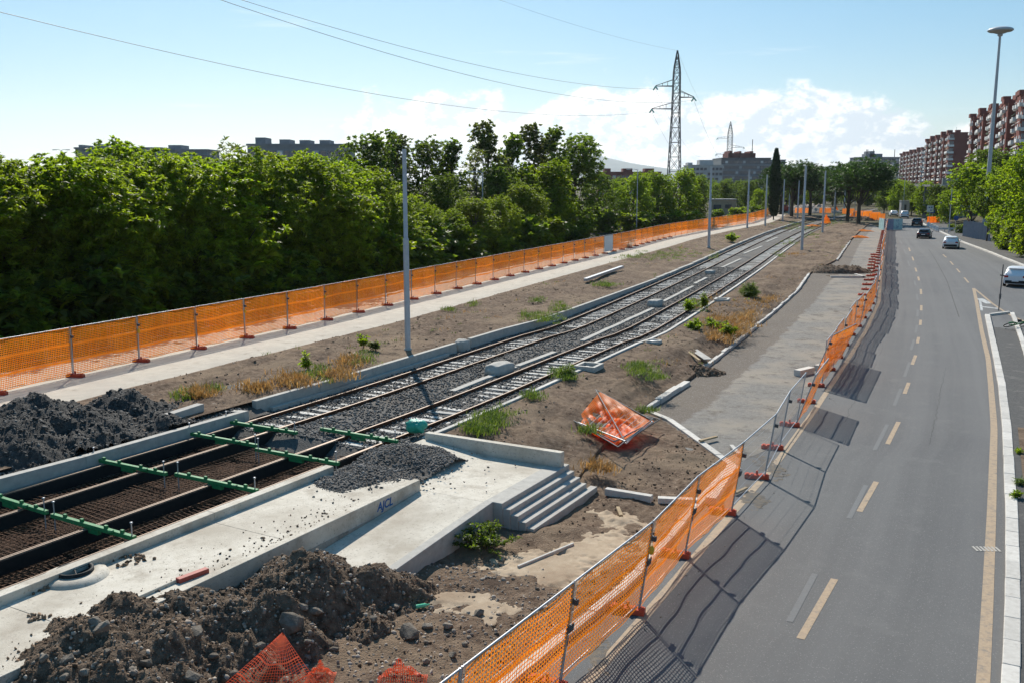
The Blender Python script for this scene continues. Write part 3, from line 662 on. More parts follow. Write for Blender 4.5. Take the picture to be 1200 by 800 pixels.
# ------------------------------------------------------------------ road
RF = [at(*p, 0) for p in [(656, 806), (748.5, 719), (802.5, 652.5), (857, 602.5), (896, 561), (913.5, 526.5), (933, 499.5), (952, 472), (963, 453), (976, 434)]]
RF += [at_road(*p) for p in [(985, 419.5), (992.5, 405), (1000, 393), (1007.5, 383), (1013.5, 373), (1019.5, 365), (1023, 356.5), (1026, 341), (1030, 323), (1033, 297), (1036, 280), (1037.5, 270)]]
RF = [RF[0] + (RF[0] - RF[1]) * 2, RF[0] + (RF[0] - RF[1])] + RF
KL = [at(609, 785, .1), at(738, 680, .1), at(850, 552, .1)]       # kerb behind the near fence
FK = [at_road(*p) for p in [(1199, 312), (1175, 302.5), (1154, 294), (1127.5, 284), (1100, 271), (1084, 264), (1076, 259)]]
def edge_at_y(P, ys):
    P = np.array([tuple(p) for p in P]); return np.interp(ys, P[:, 1], P[:, 0])
yy = np.array([2, 8, 13, 17, 20, 23, 26, 29, 32, 36, 40, 45, 50, 56, 63, 70, 78, 87, 97, 108, 120, 135, 152, 172, 195, 225])
lx = edge_at_y([KL[0] + (KL[0] - KL[1]) * 4] + KL + [p for p in RF if p.y > 29] + [Vector((105, 250, 0))], yy); lx = lx - np.where(yy > 28.5, .5, 0)
rx = edge_at_y([Vector((14, 0, 0)), Vector((19, 15, 0)), Vector((27, 30, 0)), Vector((36, 50, 0)), Vector((43, 72, 0))] + FK + [Vector((112, 250, 0))], yy) + .1
zz_ = np.array([zr(y) for y in yy])
road = loft('road', [[(a, y, z) for a, y, z in zip(lx, yy, zz_)], [(b, y, z) for b, y, z in zip(rx, yy, zz_)]], M['asphalt'], 4, 8)
def strip(name, P, w, mat, dz=.006, parent=road, step=1.5, road_z=True):
    P = resample(P, step); a = side(P, -w / 2); b = side(P, w / 2)
    if road_z:
        for q in a + b: q.z = zr(q.y) + dz
    return loft(name, [a, b], mat, 1, 1, None, None, parent)
OL = [at(700, 785, 0), at(783.5, 689, 0), at(850, 610, 0), at(912.5, 538.7, 0), at(955, 480, 0), at(990, 427, 0), at_road(1015, 387), at_road(1030, 353.5), at_road(1033, 317), at_road(1036, 300)]
strip('edge_line', [OL[0] + (OL[0] - OL[1])] + OL, .22, M['orange_line'])
RL = [at(*p, 0) for p in [(1150, 830), (1152, 800), (1157.5, 700), (1162, 600), (1165, 500), (1161, 450), (1158, 420), (1150.5, 390), (1144, 358)]] + [at_road(1141, 338)]
strip('edge_line', RL, .23, M['orange_line'])
strip('edge_line', [at_road(1141, 338), at_road(1150, 345), at_road(1163, 356), at_road(1180, 367.5), at_road(1203, 378)], .17, M['orange_line'], .01)
for a, b in [((938, 748), (978, 678)), ((1007, 599), (1027, 564)), ((1040, 520), (1053, 494)), ((1060, 461), (1065, 448)), ((1069, 427), (1073, 416)), ((1075, 402), (1076.5, 395)), ((1078.3, 381), (1079, 375)), ((1079.5, 364), (1079.7, 358)), ((1079.5, 345), (1079, 339)), ((1077, 329), (1076, 324.5)), ((1074, 318.5), (1072.6, 314)), ((1070.6, 305.5), (1069, 301)), ((1066.5, 294.5), (1065, 290.5))]:
    strip('lane_dash', [at_road(*a), at_road(*b)], .16, M['orange_line'])
for a, b in [((925, 728), (955, 672)), ((995, 607), (1015, 568)), ((1025, 527), (1040, 497)), ((1048, 475), (1056, 455)), ((1060, 441), (1066, 424)), ((1067.5, 410), (1071, 398)), ((1073, 390), (1074.5, 381)), ((1075, 371), (1075.5, 363)), ((1075.5, 352), (1074.5, 345)), ((1073, 335), (1071.5, 329)), ((1066, 312), (1064, 306)), ((1062, 298), (1059, 292)), ((1057, 286), (1054, 281.5)), ((1051, 277), (1049, 274.5))]:
    strip('lane_dash', [at_road(*a), at_road(*b)], .14, M['grey_line'])
for a, b in [((1135, 331.5), (1130, 325.5)), ((1125, 319.5), (1121, 315)), ((1117, 310.5), (1113.5, 306.5)), ((1109, 302), (1105, 298.5))]:
    strip('lane_dash', [at_road(*a), at_road(*b)], .15, M['orange_line'])
for a, b, w in [((1148, 350), (1159, 356), .5), ((1150, 359.5), (1172, 362), .45), ((1148.5, 352), (1150.5, 364), .16)]:
    strip('hatch_mark', [at_road(*a), at_road(*b)], w, M['white_line'])
# patch seams and a gully grate in the asphalt
def crack(P, w=.012):
    Q = resample(P, .25); Q = [q + Vector((rng.uniform(-.07, .07), rng.uniform(-.07, .07), 0)) for q in Q]; strip('crack', Q, w, M['black'], .003, step=.3)
crack([at(1090, 520, 0), at(1100, 470, 0), at(1108, 430, 0)]); crack([at(985, 500, 0), at(1010, 455, 0), at(1030, 420, 0), at(1040, 385, 0)])
strip('patch_seam', [at_road(1088, 292), at_road(1110, 330), at_road(1124, 372)], .07, M['asphalt_dark'], .004)
strip('patch_seam', [at(1084, 380, 0), at(1118, 378, 0), at(1152, 380, 0)], .1, M['asphalt_dark'], .004)
g0 = at(1156, 643, 0); t = thing('gully_grate', 'pale iron gully grate in the road beside the orange line', 'drain', g0, R(-4))
for k in range(7): MB().box((-.27 + .09 * k, 0, .008), (.05, .3, .012)).build('grate_bar', M['concrete'], t)

# service road, white strip kerbs
SKpx = [(757, 478), (805, 448), (822, 433), (862, 402), (900, 372), (935, 341), (948, 322), (981, 306), (996, 283.5), (1008, 272), (1020, 262)]
SK = [at(*p, .1) if p[1] > 400 else at_road(*p, .12) for p in SKpx]
SE = [KL[2].copy()] + [p.copy() for p in RF if p.y > 29]
def match(P, fr):
    P = [Vector(p) for p in P]; L = np.concatenate([[0], np.cumsum([(b - a).length for a, b in zip(P, P[1:])])]); t = np.array(fr) * L[-1]
    A = np.array([tuple(p) for p in P]); return [Vector((np.interp(q, L, A[:, 0]), np.interp(q, L, A[:, 1]), np.interp(q, L, A[:, 2]))) for q in t]
fr = np.linspace(0, 1, 40)
sa = match(SK, fr); sb = match(SE, fr)
for p in sa + sb: p.z = zr(p.y) + .008
for p in sb: p.x -= .38
loft('service_road', [sa, sb], M['asphalt_old'], 3, 10, lambda X, Y, U: .02 * fbm(X / 2, Y / 2, 4) * np.minimum(1, np.minimum(U, 1 - U) * 6))
def kerb_run(name, lab, cat, P, w, h, z0, seg, mat, jit=.01, gap=.012, dz=0, road=True, miss=()):
    Q = resample(P, seg); t = thing(name, lab, cat, Q[0])
    for k, (a, b) in enumerate(zip(Q, Q[1:])):
        if k in miss: continue
        a = a.copy(); b = b.copy(); d = (b - a); d.z = 0; d.normalize(); a += d * gap; b -= d * gap
        n_ = Vector((-d.y, d.x, 0)); j = n_ * rng.uniform(-jit, jit)
        za, zb = (zr(a.y), zr(b.y)) if road else (a.z, b.z); jz = rng.uniform(-jit, jit)
        p = [a + n_ * w / 2 + j, a - n_ * w / 2 + j, b - n_ * w / 2 + j, b + n_ * w / 2 + j]
        MB().prism([(q.x, q.y) for q in p], [z0 + min(za, zb)] * 4, [za + h + jz, za + h + jz, zb + h + jz, zb + h + jz]).build('kerb_stone', mat, t, Q[0], bevel=.015)
    return t
kerb_run('kerb', 'pale kerb along the earth bank between shrubs and worn service road', 'kerb', SK[2:7], .2, .17, -.3, 1.25, M['white_stone'], .03)
kerb_run('kerb', 'far low kerb of the service road beyond the dug hole', 'kerb', SK[7:9], .2, .15, -.3, 1.5, M['concrete'], .03)
kerb_run('kerb', 'short thick pale kerb length beside the collapsed orange fence', 'kerb', SK[:2], .3, .2, -.3, 1.4, M['white_stone'], .02)
WS = [at(757.5, 480, .08), at(785, 491, .08), at(865, 549, .08)]
kerb_run('kerb_strip', 'flush white stone strip crossing the dirt towards the netless fence panels', 'kerb', WS, .24, .09, -.3, 1.5, M['white_stone'], .012)
kerb_run('kerb', 'pale kerb seen through the orange nets of the nearest right fence', 'kerb', [KL[0] + (KL[0] - KL[1]) * 1.2] + KL, .22, .12, -.3, 1.2, M['white_stone'], .012)

# ------------------------------------------------------------------ earth bank between tracks and service road
mb_, ma_ = [], []
B = [Vector(tuple(trk(23.75, 8.6, .5))), Vector((3.2, 31, .3)), WS[0] + Vector((-.1, .1, .12))] + [p + Vector((-.03, .02, .03 if k in (5, 6, 8, 9) else .05)) for k, p in enumerate(SK[1:])]
for b in B:
    s = max(23.8, s_of(b)); a = trk(s, 3.72, .9); a.z = .9 + (.05 if s > 100 else 0); ma_.append(a); mb_.append(b)
mb_[0] = Vector(tuple(trk(23.75, 8.7, .12)))
ma_[0] = trk(23.75, 3.75, .9)
fr = np.linspace(0, 1, 50)
L_ = np.concatenate([[0], np.cumsum([(b - a).length for a, b in zip(mb_, mb_[1:])])]); L_ /= L_[-1]
def ip(P): A = np.array([tuple(p) for p in P]); return [Vector([np.interp(q, L_, A[:, k]) for k in range(3)]) for q in fr]
ra, rb = ip(ma_), ip(mb_)
rm = []
for a, b in zip(ra, rb):
    q = a.lerp(b, .55); q.z = a.z + (b.z - a.z) * .28; rm.append(q)
rq = []
for a, b in zip(ra, rb):
    q = a.lerp(b, .82); q.z = a.z + (b.z - a.z) * .8; rq.append(q)
def dirt_m(X, Y, U):
    e = np.minimum(1, np.minimum(U, np.clip(.75 - U, 0, 1)) * 8); return e * (.26 * fbm(X / 1.2, Y / 1.2, 6, .55) + .12 * fbm(X / 4, Y / 4, 2) + .03)
loft('earth_bank', [ra, rm, rq, rb, [p + Vector((.02, -.02, -.6)) for p in rb]], M['dirt'], 8, 16, dirt_m)

# ------------------------------------------------------------------ ground of the works near the camera
def dist_line(X, Y, P):
    d = np.full(X.shape, 1e9)
    for a, b in zip(P, P[1:]):
        ax, ay, bx, by = a[0], a[1], b[0], b[1]; t = np.clip(((X - ax) * (bx - ax) + (Y - ay) * (by - ay)) / ((bx - ax) ** 2 + (by - ay) ** 2), 0, 1)
        d = np.minimum(d, np.hypot(X - ax - t * (bx - ax), Y - ay - t * (by - ay)))
    return d
k0, k1 = KL[0], KL[2]; kd = (k1 - k0); kd.z = 0; kd.normalize()
w0, w1 = WS[0], WS[-1]; wd = (w1 - w0); wd.z = 0; wd.normalize()
def nearz(X, Y):
    ek = -((X - k0.x) * kd.y - (Y - k0.y) * kd.x)              # + to the left of the kerb
    ew = ((X - w0.x) * wd.y - (Y - w0.y) * wd.x)               # + on the near side of the strip
    base = .04 + .14 * fbm(X / 1.1, Y / 1.1, 6, .55) + .06 * fbm(X / 4, Y / 4, 2)
    e = np.minimum(np.clip(ek / .5, 0, 1), np.where(X > w0.x - .5, np.clip(ew / .5, 0, 1), 1))
    base = np.maximum(base, -.08) * e + .03
    return np.where((ek < -.1) | ((ew < -.15) & (X > w0.x - .3)), -.5, base)
grid('works_ground', -16, 9.5, 250, 7, 37.5, 300, nearz, M['dirt'], keep=lambda X, Y, Z: Z > -.4)
SP = [at(*p, .05) for p in [(480, 700), (560, 672), (640, 640), (715, 600), (760, 640), (700, 665), (640, 705), (575, 735), (520, 715)]]
def inside(X, Y, P):
    c_ = np.zeros(X.shape, bool); j = len(P) - 1
    for i in range(len(P)):
        xi, yi, xj, yj = P[i][0], P[i][1], P[j][0], P[j][1]
        k = ((yi > Y) != (yj > Y)) & (X < (xj - xi) * (Y - yi) / (yj - yi + 1e-12) + xi); c_ ^= k; j = i
    return c_
def sandz(X, Y):
    d = dist_line(X, Y, SP + [SP[0]]); d = np.where(inside(X, Y, SP), d, -d) + .9 * fbm(X / 1.2, Y / 1.2, 5) + .75 * fbm(X / .22, Y / .22, 4)
    return .03 + .055 * np.clip(d / .5, -3, 1) + .012 * fbm(X / .6, Y / .6, 4)
grid('sand_patch', -4, 6, 240, 16, 28, 270, sandz, M['sand'], keep=lambda X, Y, Z: Z > -.12)

# heaps -------------------------------------------------------------
def cones(X, Y, C, z0):
    h = np.full(X.shape, -9.)
    wob = .35 * fbm(X / 1.1, Y / 1.1, 4)
    for (x, y, top, sl) in C:
        d = np.hypot(X - x, Y - y) + wob; h = np.maximum(h, top - sl * (np.sqrt(d * d + .35 ** 2) - .2))
    return h
def heap(name, lab, cat, C, z0, x0, x1, y0, y1, n_, mat, rough, nstone, smat, srange, smooth_noise, clip=None, seed=1):
    ck = clip or (lambda X, Y: np.ones(X.shape, bool))
    def h(X, Y):
        z = cones(X, Y, C, z0) + rough * fbm(X / .55, Y / .55, 5, .58) + smooth_noise * fbm(X / 1.8 + 3, Y / 1.8, 3)
        return z
    c = Vector(((x0 + x1) / 2, (y0 + y1) / 2, z0)); t = thing(name, lab, cat, c)
    o = grid('heap_body', x0, x1, n_, y0, y1, int(n_ * (y1 - y0) / (x1 - x0)), h, mat, None, keep=lambda X, Y, Z: (Z > z0 - .25) & ck(X, Y), parent=t)
    o.data.transform(Matrix.Translation(-c))
    r = np.random.RandomState(seed); P = []
    while len(P) < nstone:
        X = r.uniform(x0, x1, 4000); Y = r.uniform(y0, y1, 4000); Z = h(X, Y); k = (Z > z0 - .03) & ck(X, Y)
        P += list(np.stack([X[k], Y[k], Z[k]], -1))
    P = np.array(P[:nstone]); S = srange[0] * (srange[1] / srange[0]) ** (r.rand(nstone) ** 2.6)
    lumps('loose_stones', P - np.array(c) + np.array((0, 0, .005)), S, smat, r, t)
    return t, h
def cone(px, py, z, sl): p = at(px, py, z); return (p.x, p.y, z, sl)
heap('millings_heap', 'big black heap of asphalt millings beside the trench wall', 'heap', [cone(40, 462, 2.5, .62), cone(105, 470, 2.2, .6), cone(150, 452, 2.15, .7), cone(10, 490, 2.2, .55), cone(95, 500, 1.75, .5), cone(178, 478, 1.75, .55), cone(-40, 470, 2.5, .6), cone(-120, 470, 2.3, .6), (-16.5, 27.5, 2.1, .55)], 1.2, -24, -8.5, 24, 38, 230, M['millings'], .26, 9000, M['mill_stone'], (.014, .075), .3, clip=lambda X, Y: (signed_off(X, Y) < -3.3), seed=3)
# gravel apron between heap and wall
loft('gravel_corner', [[trk(s, o, z) for s in (22.3, 23, 23.8)] for o, z in ((-3.05, .92), (-3.9, 1.12), (-5.2, 1.26), (-6.8, 1.32))], M['ballast'], 8, 5, bump(.06, .6))
loft('gravel_verge', [[trk(s, o, z) for s in (23.4, 26, 30)] for o, z in ((-3.73, 1.24), (-4.6, 1.3), (-6.4, 1.3))], M['ballast'], 10, 5, bump(.08, .6))
loft('gravel_apron', [[trk(s, -3.28, 1.16) for s in (10, 14, 18, 22.4)], [trk(s, -6.2, 1.28) for s in (10, 14, 18, 22.4)]], M['ballast'], 10, 10, bump(.08, .7))
n = 3500; sv = rng.uniform(12, 23, n); ov = -3.32 - 2.8 * rng.rand(n) ** 1.2
P = np.array([tuple(trk(a, b, 1.16 + (-b - 3.2) / 3 * .12)) for a, b in zip(sv, ov)]); P[:, 2] += .08 * fbm(P[:, 0] / .7, P[:, 1] / .7) + .012
lumps('apron_gravel', P, rng.uniform(.025, .055, n), M['stone'], rng)
tb, hb_ = heap('earth_heap', 'brown earth and rubble heap against the platform deck in the foreground', 'heap',
     [cone(355, 650, 1.25, .6), cone(400, 662, .95, .6), cone(305, 675, .95, .5), cone(235, 692, 1.12, .5), cone(165, 718, 1.2, .5), cone(270, 738, .8, .5), cone(110, 737, 1.18, .5), cone(30, 772, 1.12, .5), cone(200, 790, .9, .5), cone(-60, 800, 1.2, .5), cone(320, 705, .85, .5), cone(430, 700, .5, .4)], .05, -13, 0, 10.5, 22.5, 300, M['dirt_dark'], .3, 12000, M['clod'], (.01, .055), .6, seed=5)
r = np.random.RandomState(21); X = r.uniform(-11, 1, 16000); Y = r.uniform(11, 21, 16000); Z = np.maximum(hb_(X, Y), nearz(X, Y)); off_ = signed_off(X, Y)
k = (Z > -.05) & (off_ > 6.2); X, Y, Z = X[k][:7000], Y[k][:7000], Z[k][:7000]
lumps('rubble_scatter', np.stack([X, Y, Z], -1), .011 * (6 ** (r.rand(len(X)) ** 2.4)), M['rubble_small'], r)
def surf(x, y):
    a = np.array([x]); b = np.array([y]); return float(max(hb_(a, b)[0], nearz(a, b)[0]))
def on_heap(px, py):
    z = .4
    for _ in range(25): p = at(px, py, z); z = .5 * z + .5 * surf(p.x, p.y)
    return at(px, py, z)
rock_spec = [(230, 743, .34, 'pale grey triangular rock low on the earth heap'), (120, 738, .36, 'flat pale stone slab on the crest of the earth heap'), (112, 730, .26, None), (22, 752, .42, 'broad grey rock at the left end of the earth heap'), (52, 772, .2, None), (78, 775, .26, None), (172, 778, .28, None), (155, 786, .22, None), (98, 790, .24, None), (225, 795, .3, None), (345, 733, .62, 'large upright grey boulder behind the red net tip'), (371, 718, .3, 'brown broken block beside the large boulder'), (355, 712, .24, None), (463, 712, .26, 'grey stone block at the right toe of the earth heap'), (438, 726, .22, None), (450, 722, .16, None), (480, 745, .5, 'large flat buried boulder on the dirt near the net'), (501, 735, .24, 'angular dark grey stone right of the flat boulder'), (525, 735, .26, 'pale grey stone nearest the near fence rail'), (501, 753, .16, None), (392, 762, .22, None), (362, 770, .18, None), (361, 752, .16, None), (395, 745, .18, None), (264, 724, .14, None), (250, 770, .2, None), (305, 757, .2, None), (530, 768, .2, None), (500, 775, .2, None), (545, 755, .18, None), (560, 720, .3, 'flat pale chunk of broken kerb by the tan sand'), (255, 674, .16, None), (60, 748, .14, None), (20, 785, .24, None), (125, 765, .18, None), (275, 790, .2, None), (75, 795, .2, None), (555, 700, .14, None), (630, 690, .14, None)]
for i, (px, py, s_, lab) in enumerate(rock_spec):
    p = on_heap(px, py); p.z += s_ * .12
    angular_rock('rock', lab or 'small rubble rock lying on the foreground earth heap and dirt', 'rock', p, (s_ * .98, s_ * .72, s_ * .56), rng.uniform(0, 6), M['rubble'], None if lab else 'rubble rocks in the foreground', i + 3)
# gravel spilled over the landing and deck
gc = [cone(470, 520, 1.35, .34), cone(430, 545, 1.25, .3), cone(395, 560, 1.12, .26), cone(505, 532, 1.15, .33), cone(455, 555, 1.1, .25)]
tg, hg = heap('gravel_heap', 'dark grey gravel spill over the platform landing below the green sack', 'heap', gc, .93, -6.2, .2, 22, 30.5, 90, M['ballast'], .06, 4200, M['stone'], (.024, .05), .05, clip=lambda X, Y: (signed_off(X, Y) < 5.85) & (signed_off(X, Y) > 3.3), seed=8)
for ch in tg.children:
    pass
n = 160; P = []
while len(P) < n:
    s = rng.uniform(17, 23.3); o = rng.uniform(3.8, 8); zt = 1.0 if (s < 19.85) else float(np.interp(o, [3.7, 8.06], [.98, .752]))
    if s < 19.85 and o > 5.8: continue
    if rng.rand() < math.exp(-((s - 20.5) ** 2) / 3 - (o - 4) ** 2 / 4) + .05: P.append(tuple(trk(s, o, zt + .02)))
lumps('stray_gravel', P, rng.uniform(.02, .05, n), M['stone'], rng)
for px, py, nn, lab in [(153, 655, 40, 'small pile of brown clods on the pale deck'), (47, 690, 22, 'scrap of dark debris on the deck near the drain'), (42, 724, 14, 'lone dark clod cluster on the deck corner')]:
    p = at(px, py, 1.0); Q = np.array(p)[None] + rng.randn(nn, 3) * np.array((.2, .2, .015)) * (1 if nn > 30 else .55); Q[:, 2] = np.abs(Q[:, 2] - 1) + 1.01
    tag(lumps('debris', Q, rng.uniform(.03, .07, nn), M['clod'], rng, None, None), lab, 'debris')
n = 420; sv = rng.uniform(4, 18, n); ov = 5.95 - np.abs(rng.randn(n)) * .5; k = ov > 3.9
lumps('stray_clods', np.array([tuple(trk(a, b, 1.01)) for a, b in zip(sv[k], ov[k])]), .012 * (4 ** rng.rand(k.sum()) ** 2), M['clod'], rng)
# clods over the dirt
n = 9000; X = rng.uniform(-14, 30, n * 3); Y = rng.uniform(24, 75, n * 3); k = fbm(X / 1.6, Y / 1.6, 4) + .25 * rng.rand(len(X)) > .12; X, Y = X[k], Y[k]
def ray_drop(objname, X, Y):
    o = bpy.data.objects[objname]; from mathutils.bvhtree import BVHTree
    me = o.data; bv = BVHTree.FromPolygons([v.co.copy() for v in me.vertices], [tuple(p.vertices) for p in me.polygons]); out = []
    for x, y in zip(X, Y):
        h = bv.ray_cast(Vector((x, y, 20)), Vector((0, 0, -1)))
        if h[0] is not None: out.append(tuple(h[0]))
    return np.array(out)
for nm in ('earth_bank', 'earth_strip'):
    Q = ray_drop(nm, X, Y)
    lumps('dirt_clods', Q, .012 * (7 ** (rng.rand(len(Q)) ** 2.4)), M['clod'], rng)
    Q = ray_drop(nm, rng.uniform(-14, 24, 9000), 24 + 50 * rng.rand(9000) ** 1.6)
    lumps('dirt_clods', Q, .01 * (5 ** (rng.rand(len(Q)) ** 2.)), M['clod'], rng, low=True)
    Q = ray_drop(nm, rng.uniform(-14, 30, 5000), rng.uniform(24, 85, 5000))
    lumps('litter_bits', Q, .012 * (5 ** (rng.rand(len(Q)) ** 2.)), M['rubble_small'], rng, low=True)
r = np.random.RandomState(31); X = r.uniform(-3, 9, 9000); Y = r.uniform(13, 34, 9000); Z = nearz(X, Y); k = (Z > -.3) & (signed_off(X, Y) > 9.6) & (r.rand(9000) < np.where(inside(X, Y, SP), .08, .6)); lumps('dirt_clods', np.stack([X, Y, Z + .01], -1)[k], .013 * (5 ** (r.rand(k.sum()) ** 2.5)), M['clod'], r)

def dust(px, py, w, d, lab):
    c = at_road(px, py)
    def hf(X, Y): q = np.hypot((X - c.x) / w, (Y - c.y) / d) + .7 * fbm(X / .9, Y / .9, 3) + .9 * fbm(X / .16, Y / .16, 4); return c.z + .012 - .03 * np.clip(q - .4, 0, 2)
    grid('dust_patch', c.x - w * 1.3, c.x + w * 1.3, 90, c.y - d * 1.3, c.y + d * 1.3, 140, hf, M['dust'], keep=lambda X, Y, Z: Z > c.z - .02)
dust(905, 548, .5, 1.5, ''); dust(880, 582, .45, .9, ''); dust(700, 770, .25, .8, '')
r = np.random.RandomState(77); P = []
for i in range(1, len(RF) - 6):
    for _ in range(26): q = RF[i].lerp(RF[i + 1], r.rand()); P.append((q.x + .1 + abs(r.randn()) * .5, q.y, zr(q.y) + .01))
lumps('road_grit', P, .008 + .022 * r.rand(len(P)) ** 3, M['rubble_small'], r, low=True)
# ------------------------------------------------------------------ island and far pavement on the right
IL = [at(*p, .12) for p in [(1174, 800), (1178.5, 700), (1179, 600), (1175, 500), (1170, 448.5), (1161.7, 405), (1154, 371)]]
IL = [IL[0] + (IL[0] - IL[1]) * 2] + IL
ap = [at(1158, 367.5, .12), at(1186, 368.5, .12), at(1192, 378, .12), at(1200, 400, .12)]
IR = [Vector((13, 8, .1)), Vector((15, 15, .1)), Vector((17.5, 19, .1)), Vector((21, 25, .1)), Vector((26.5, 34, .1)), Vector((29.5, 41, .1)), at(1198, 395, .1), at(1187, 371, .1)]
loft('island_paving', [side(IL, .2), IR], M['asphalt_dark'], 6, 8, lambda X, Y, U: .012 * fbm(X / .8, Y / .8, 4) - .02)
kerb_run('island_kerb', 'long white stone kerb of the traffic island beside the road', 'kerb', side(IL, .14), .3, .13, -.2, 1.1, M['white_stone'], .006, .006)
kerb_run('island_kerb', 'short white kerb across the nose of the traffic island', 'kerb', [IL[-1] + Vector((.35, .1, 0)), at(1184, 368, .12)], .25, .13, -.2, 1.0, M['white_stone'], .006, .006)
kerb_run('island_kerb', 'white kerb on the far side of the island by the fallen bicycle', 'kerb', [at(1186, 369, .12), at(1191, 380, .12), at(1199, 402, .12), at(1206, 425, .12)], .25, .13, -.2, 1.0, M['white_stone'], .006, .006)
loft('island_verge', [[p + Vector((.55, 0, .0)) for p in IL[:5]], [p + Vector((3.5, -1.5, .02)) for p in IL[:5]]], M['dirt'], 8, 4, lambda X, Y, U: .03 * fbm(X / .5, Y / .5, 5))
FK2 = [Vector((30, 45, 0)), Vector((41, 68, 0))] + FK
for p in FK2: p.z = zr(p.y)
kerb_run('pavement_kerb', 'pale kerb curving along the far right pavement behind the cars', 'kerb', FK2, .35, .14, -.2, 1.5, M['white_stone'], .01, .01)
pv = [p + Vector((0, 0, .13)) for p in side(FK2, .15)]
loft('pavement', [pv, side(pv, 5.5)], M['asphalt_dark'], 6, 5, lambda X, Y, U: .02 * fbm(X / .8, Y / .8, 4))
loft('right_verge', [side(pv, 5.3), side(pv, 14), side(pv, 70)], M['land'], 6, 8, lambda X, Y, U: .15 * fbm(X / 1.5, Y / 1.5, 4) + U * 3.5 - .1)
# ------------------------------------------------------------------ site fences
ORD = ['first', 'second', 'third', 'fourth', 'fifth', 'sixth', 'seventh', 'eighth', 'ninth', 'tenth', 'eleventh', 'twelfth', 'thirteenth', 'fourteenth', 'fifteenth', 'sixteenth', 'seventeenth', 'eighteenth', 'nineteenth', 'twentieth']
PL_, PH = 3.4, 1.9
def net_mesh(name, f, nu, nv, wu, wv, mat, bands=(), su=1, sv=1):
    """netting over the surface f(u,v): nu+1 strands one way, nv+1 the other, every strand a flat tape"""
    V = []; Fc = []
    def tape(pts, wid):
        pts = np.array(pts); d = np.gradient(pts, axis=0); n_ = len(V)
        return pts, d
    G = np.array([[f(i / nu, j / nv) for j in range(nv + 1)] for i in range(nu + 1)])
    du = np.gradient(G, axis=0); dv = np.gradient(G, axis=1)
    du /= np.linalg.norm(du, axis=2, keepdims=True) + 1e-9; dv /= np.linalg.norm(dv, axis=2, keepdims=True) + 1e-9
    Vs = []; Fs = []; base = 0
    def add(A, Bv):
        nonlocal base
        k = len(A); Vs.append(np.stack([A, Bv], 1).reshape(-1, 3)); i = np.arange(k - 1) * 2
        Fs.append(np.stack([i, i + 2, i + 3, i + 1], -1) + base); base += 2 * k
    ii = sorted(set(list(range(0, nu + 1, su)) + [nu])); jj = sorted(set(list(range(0, nv + 1, sv)) + [nv]))
    for i in range(nu + 1): g = G[i][jj]; w = du[i][jj] * wu / 2; add(g - w, g + w)
    for j in range(nv + 1):
        k = 3.0 if j in bands else 1
        g = G[ii, j]; w = dv[ii, j] * wv / 2 * k; add(g - w, g + w)
    return np_mesh(name, np.concatenate(Vs), np.concatenate(Fs), mat)
frame = MB()
for x in (.03, PL_ - .03): frame.tube([(x, 0, .04), (x, 0, 2.0)], .021, 6)
frame.tube([(.03, 0, 1.98), (PL_ - .03, 0, 1.98)], .02, 6); frame.tube([(.03, 0, .16), (PL_ - .03, 0, .16)], .014, 6)
ME_frame = frame.mesh('frame', M['zinc'])
wm = MB()
for i in range(1, 28): x = PL_ * i / 28; wm.beam((x, 0, .16), (x, 0, 1.97), .004, .004)
for z in (.55, .95, 1.35, 1.75): wm.beam((.03, .005, z), (PL_ - .03, .005, z), .004, .004)
ME_wire = wm.mesh('wire_mesh', M['zinc'])
clip = MB().box((.03, -.06, 1.62), (.07, .12, .1)); ME_clip = clip.mesh('clamp', M['dark_steel'])
plate_m = MB().box((.03, -.05, 1.1), (.2, .03, .14)).mesh('tag_plate', M['dark_steel'])
ycl = MB().lathe([(.0, 0), (.05, .04), (.055, .16), (.0, .22)], (.02, -.06, 1.25), 8).mesh('clip', M['yellow'])
ME_net, ME_netL = [], []
for v in range(5):
    r_ = np.random.RandomState(40 + v); ph = r_.rand(6) * 6; sag = r_.uniform(.0, .06); lowf = r_.uniform(.06, .14)
    def f(u, w, ph=ph, sag=sag, lowf=lowf):
        x = .05 + (PL_ - .1) * u; z = lowf + (1.97 - lowf) * w
        z -= sag * math.sin(math.pi * u) * w + .025 * math.sin(5 * u + ph[0]) * (1 - abs(2 * w - 1)) + .02 * math.sin(9 * u + ph[1] + 3 * w) * (1 - w)
        y = -.03 - .02 * math.sin(7 * u + ph[2] + 4 * w) - .015 * math.sin(16 * u + ph[3])
        return (x, y, z)
    ME_net.append(net_mesh('orange_net', f, 40, 23, .0255, .026, M['net'], (7, 15), 4, 3)); ME_netL.append(net_mesh('orange_net', f, 46, 26, .025, .027, M['net'], (8, 17), 4, 3))
ME_net_far = net_mesh('orange_net', lambda u, w: (.05 + (PL_ - .1) * u, -.03 - .03 * math.sin(7 * u + 3 * w), .1 + 1.87 * w), 46, 26, .028, .03, M['net'], (8, 17), 12, 12)
ftm = MB(); ftm.prism([(-.1, -.36), (.1, -.36), (.1, .36), (-.1, .36)], 0, .12)
for y in (-.28, -.14, .14, .28): ftm.box((0, y, .125), (.13, .08, .05))
ME_foot = ftm.mesh('foot_block', M['foot'])
ME_stop = MB().tube([(0, 0, .05), (0, 0, .24)], .035, 8).mesh('socket', M['foot'])
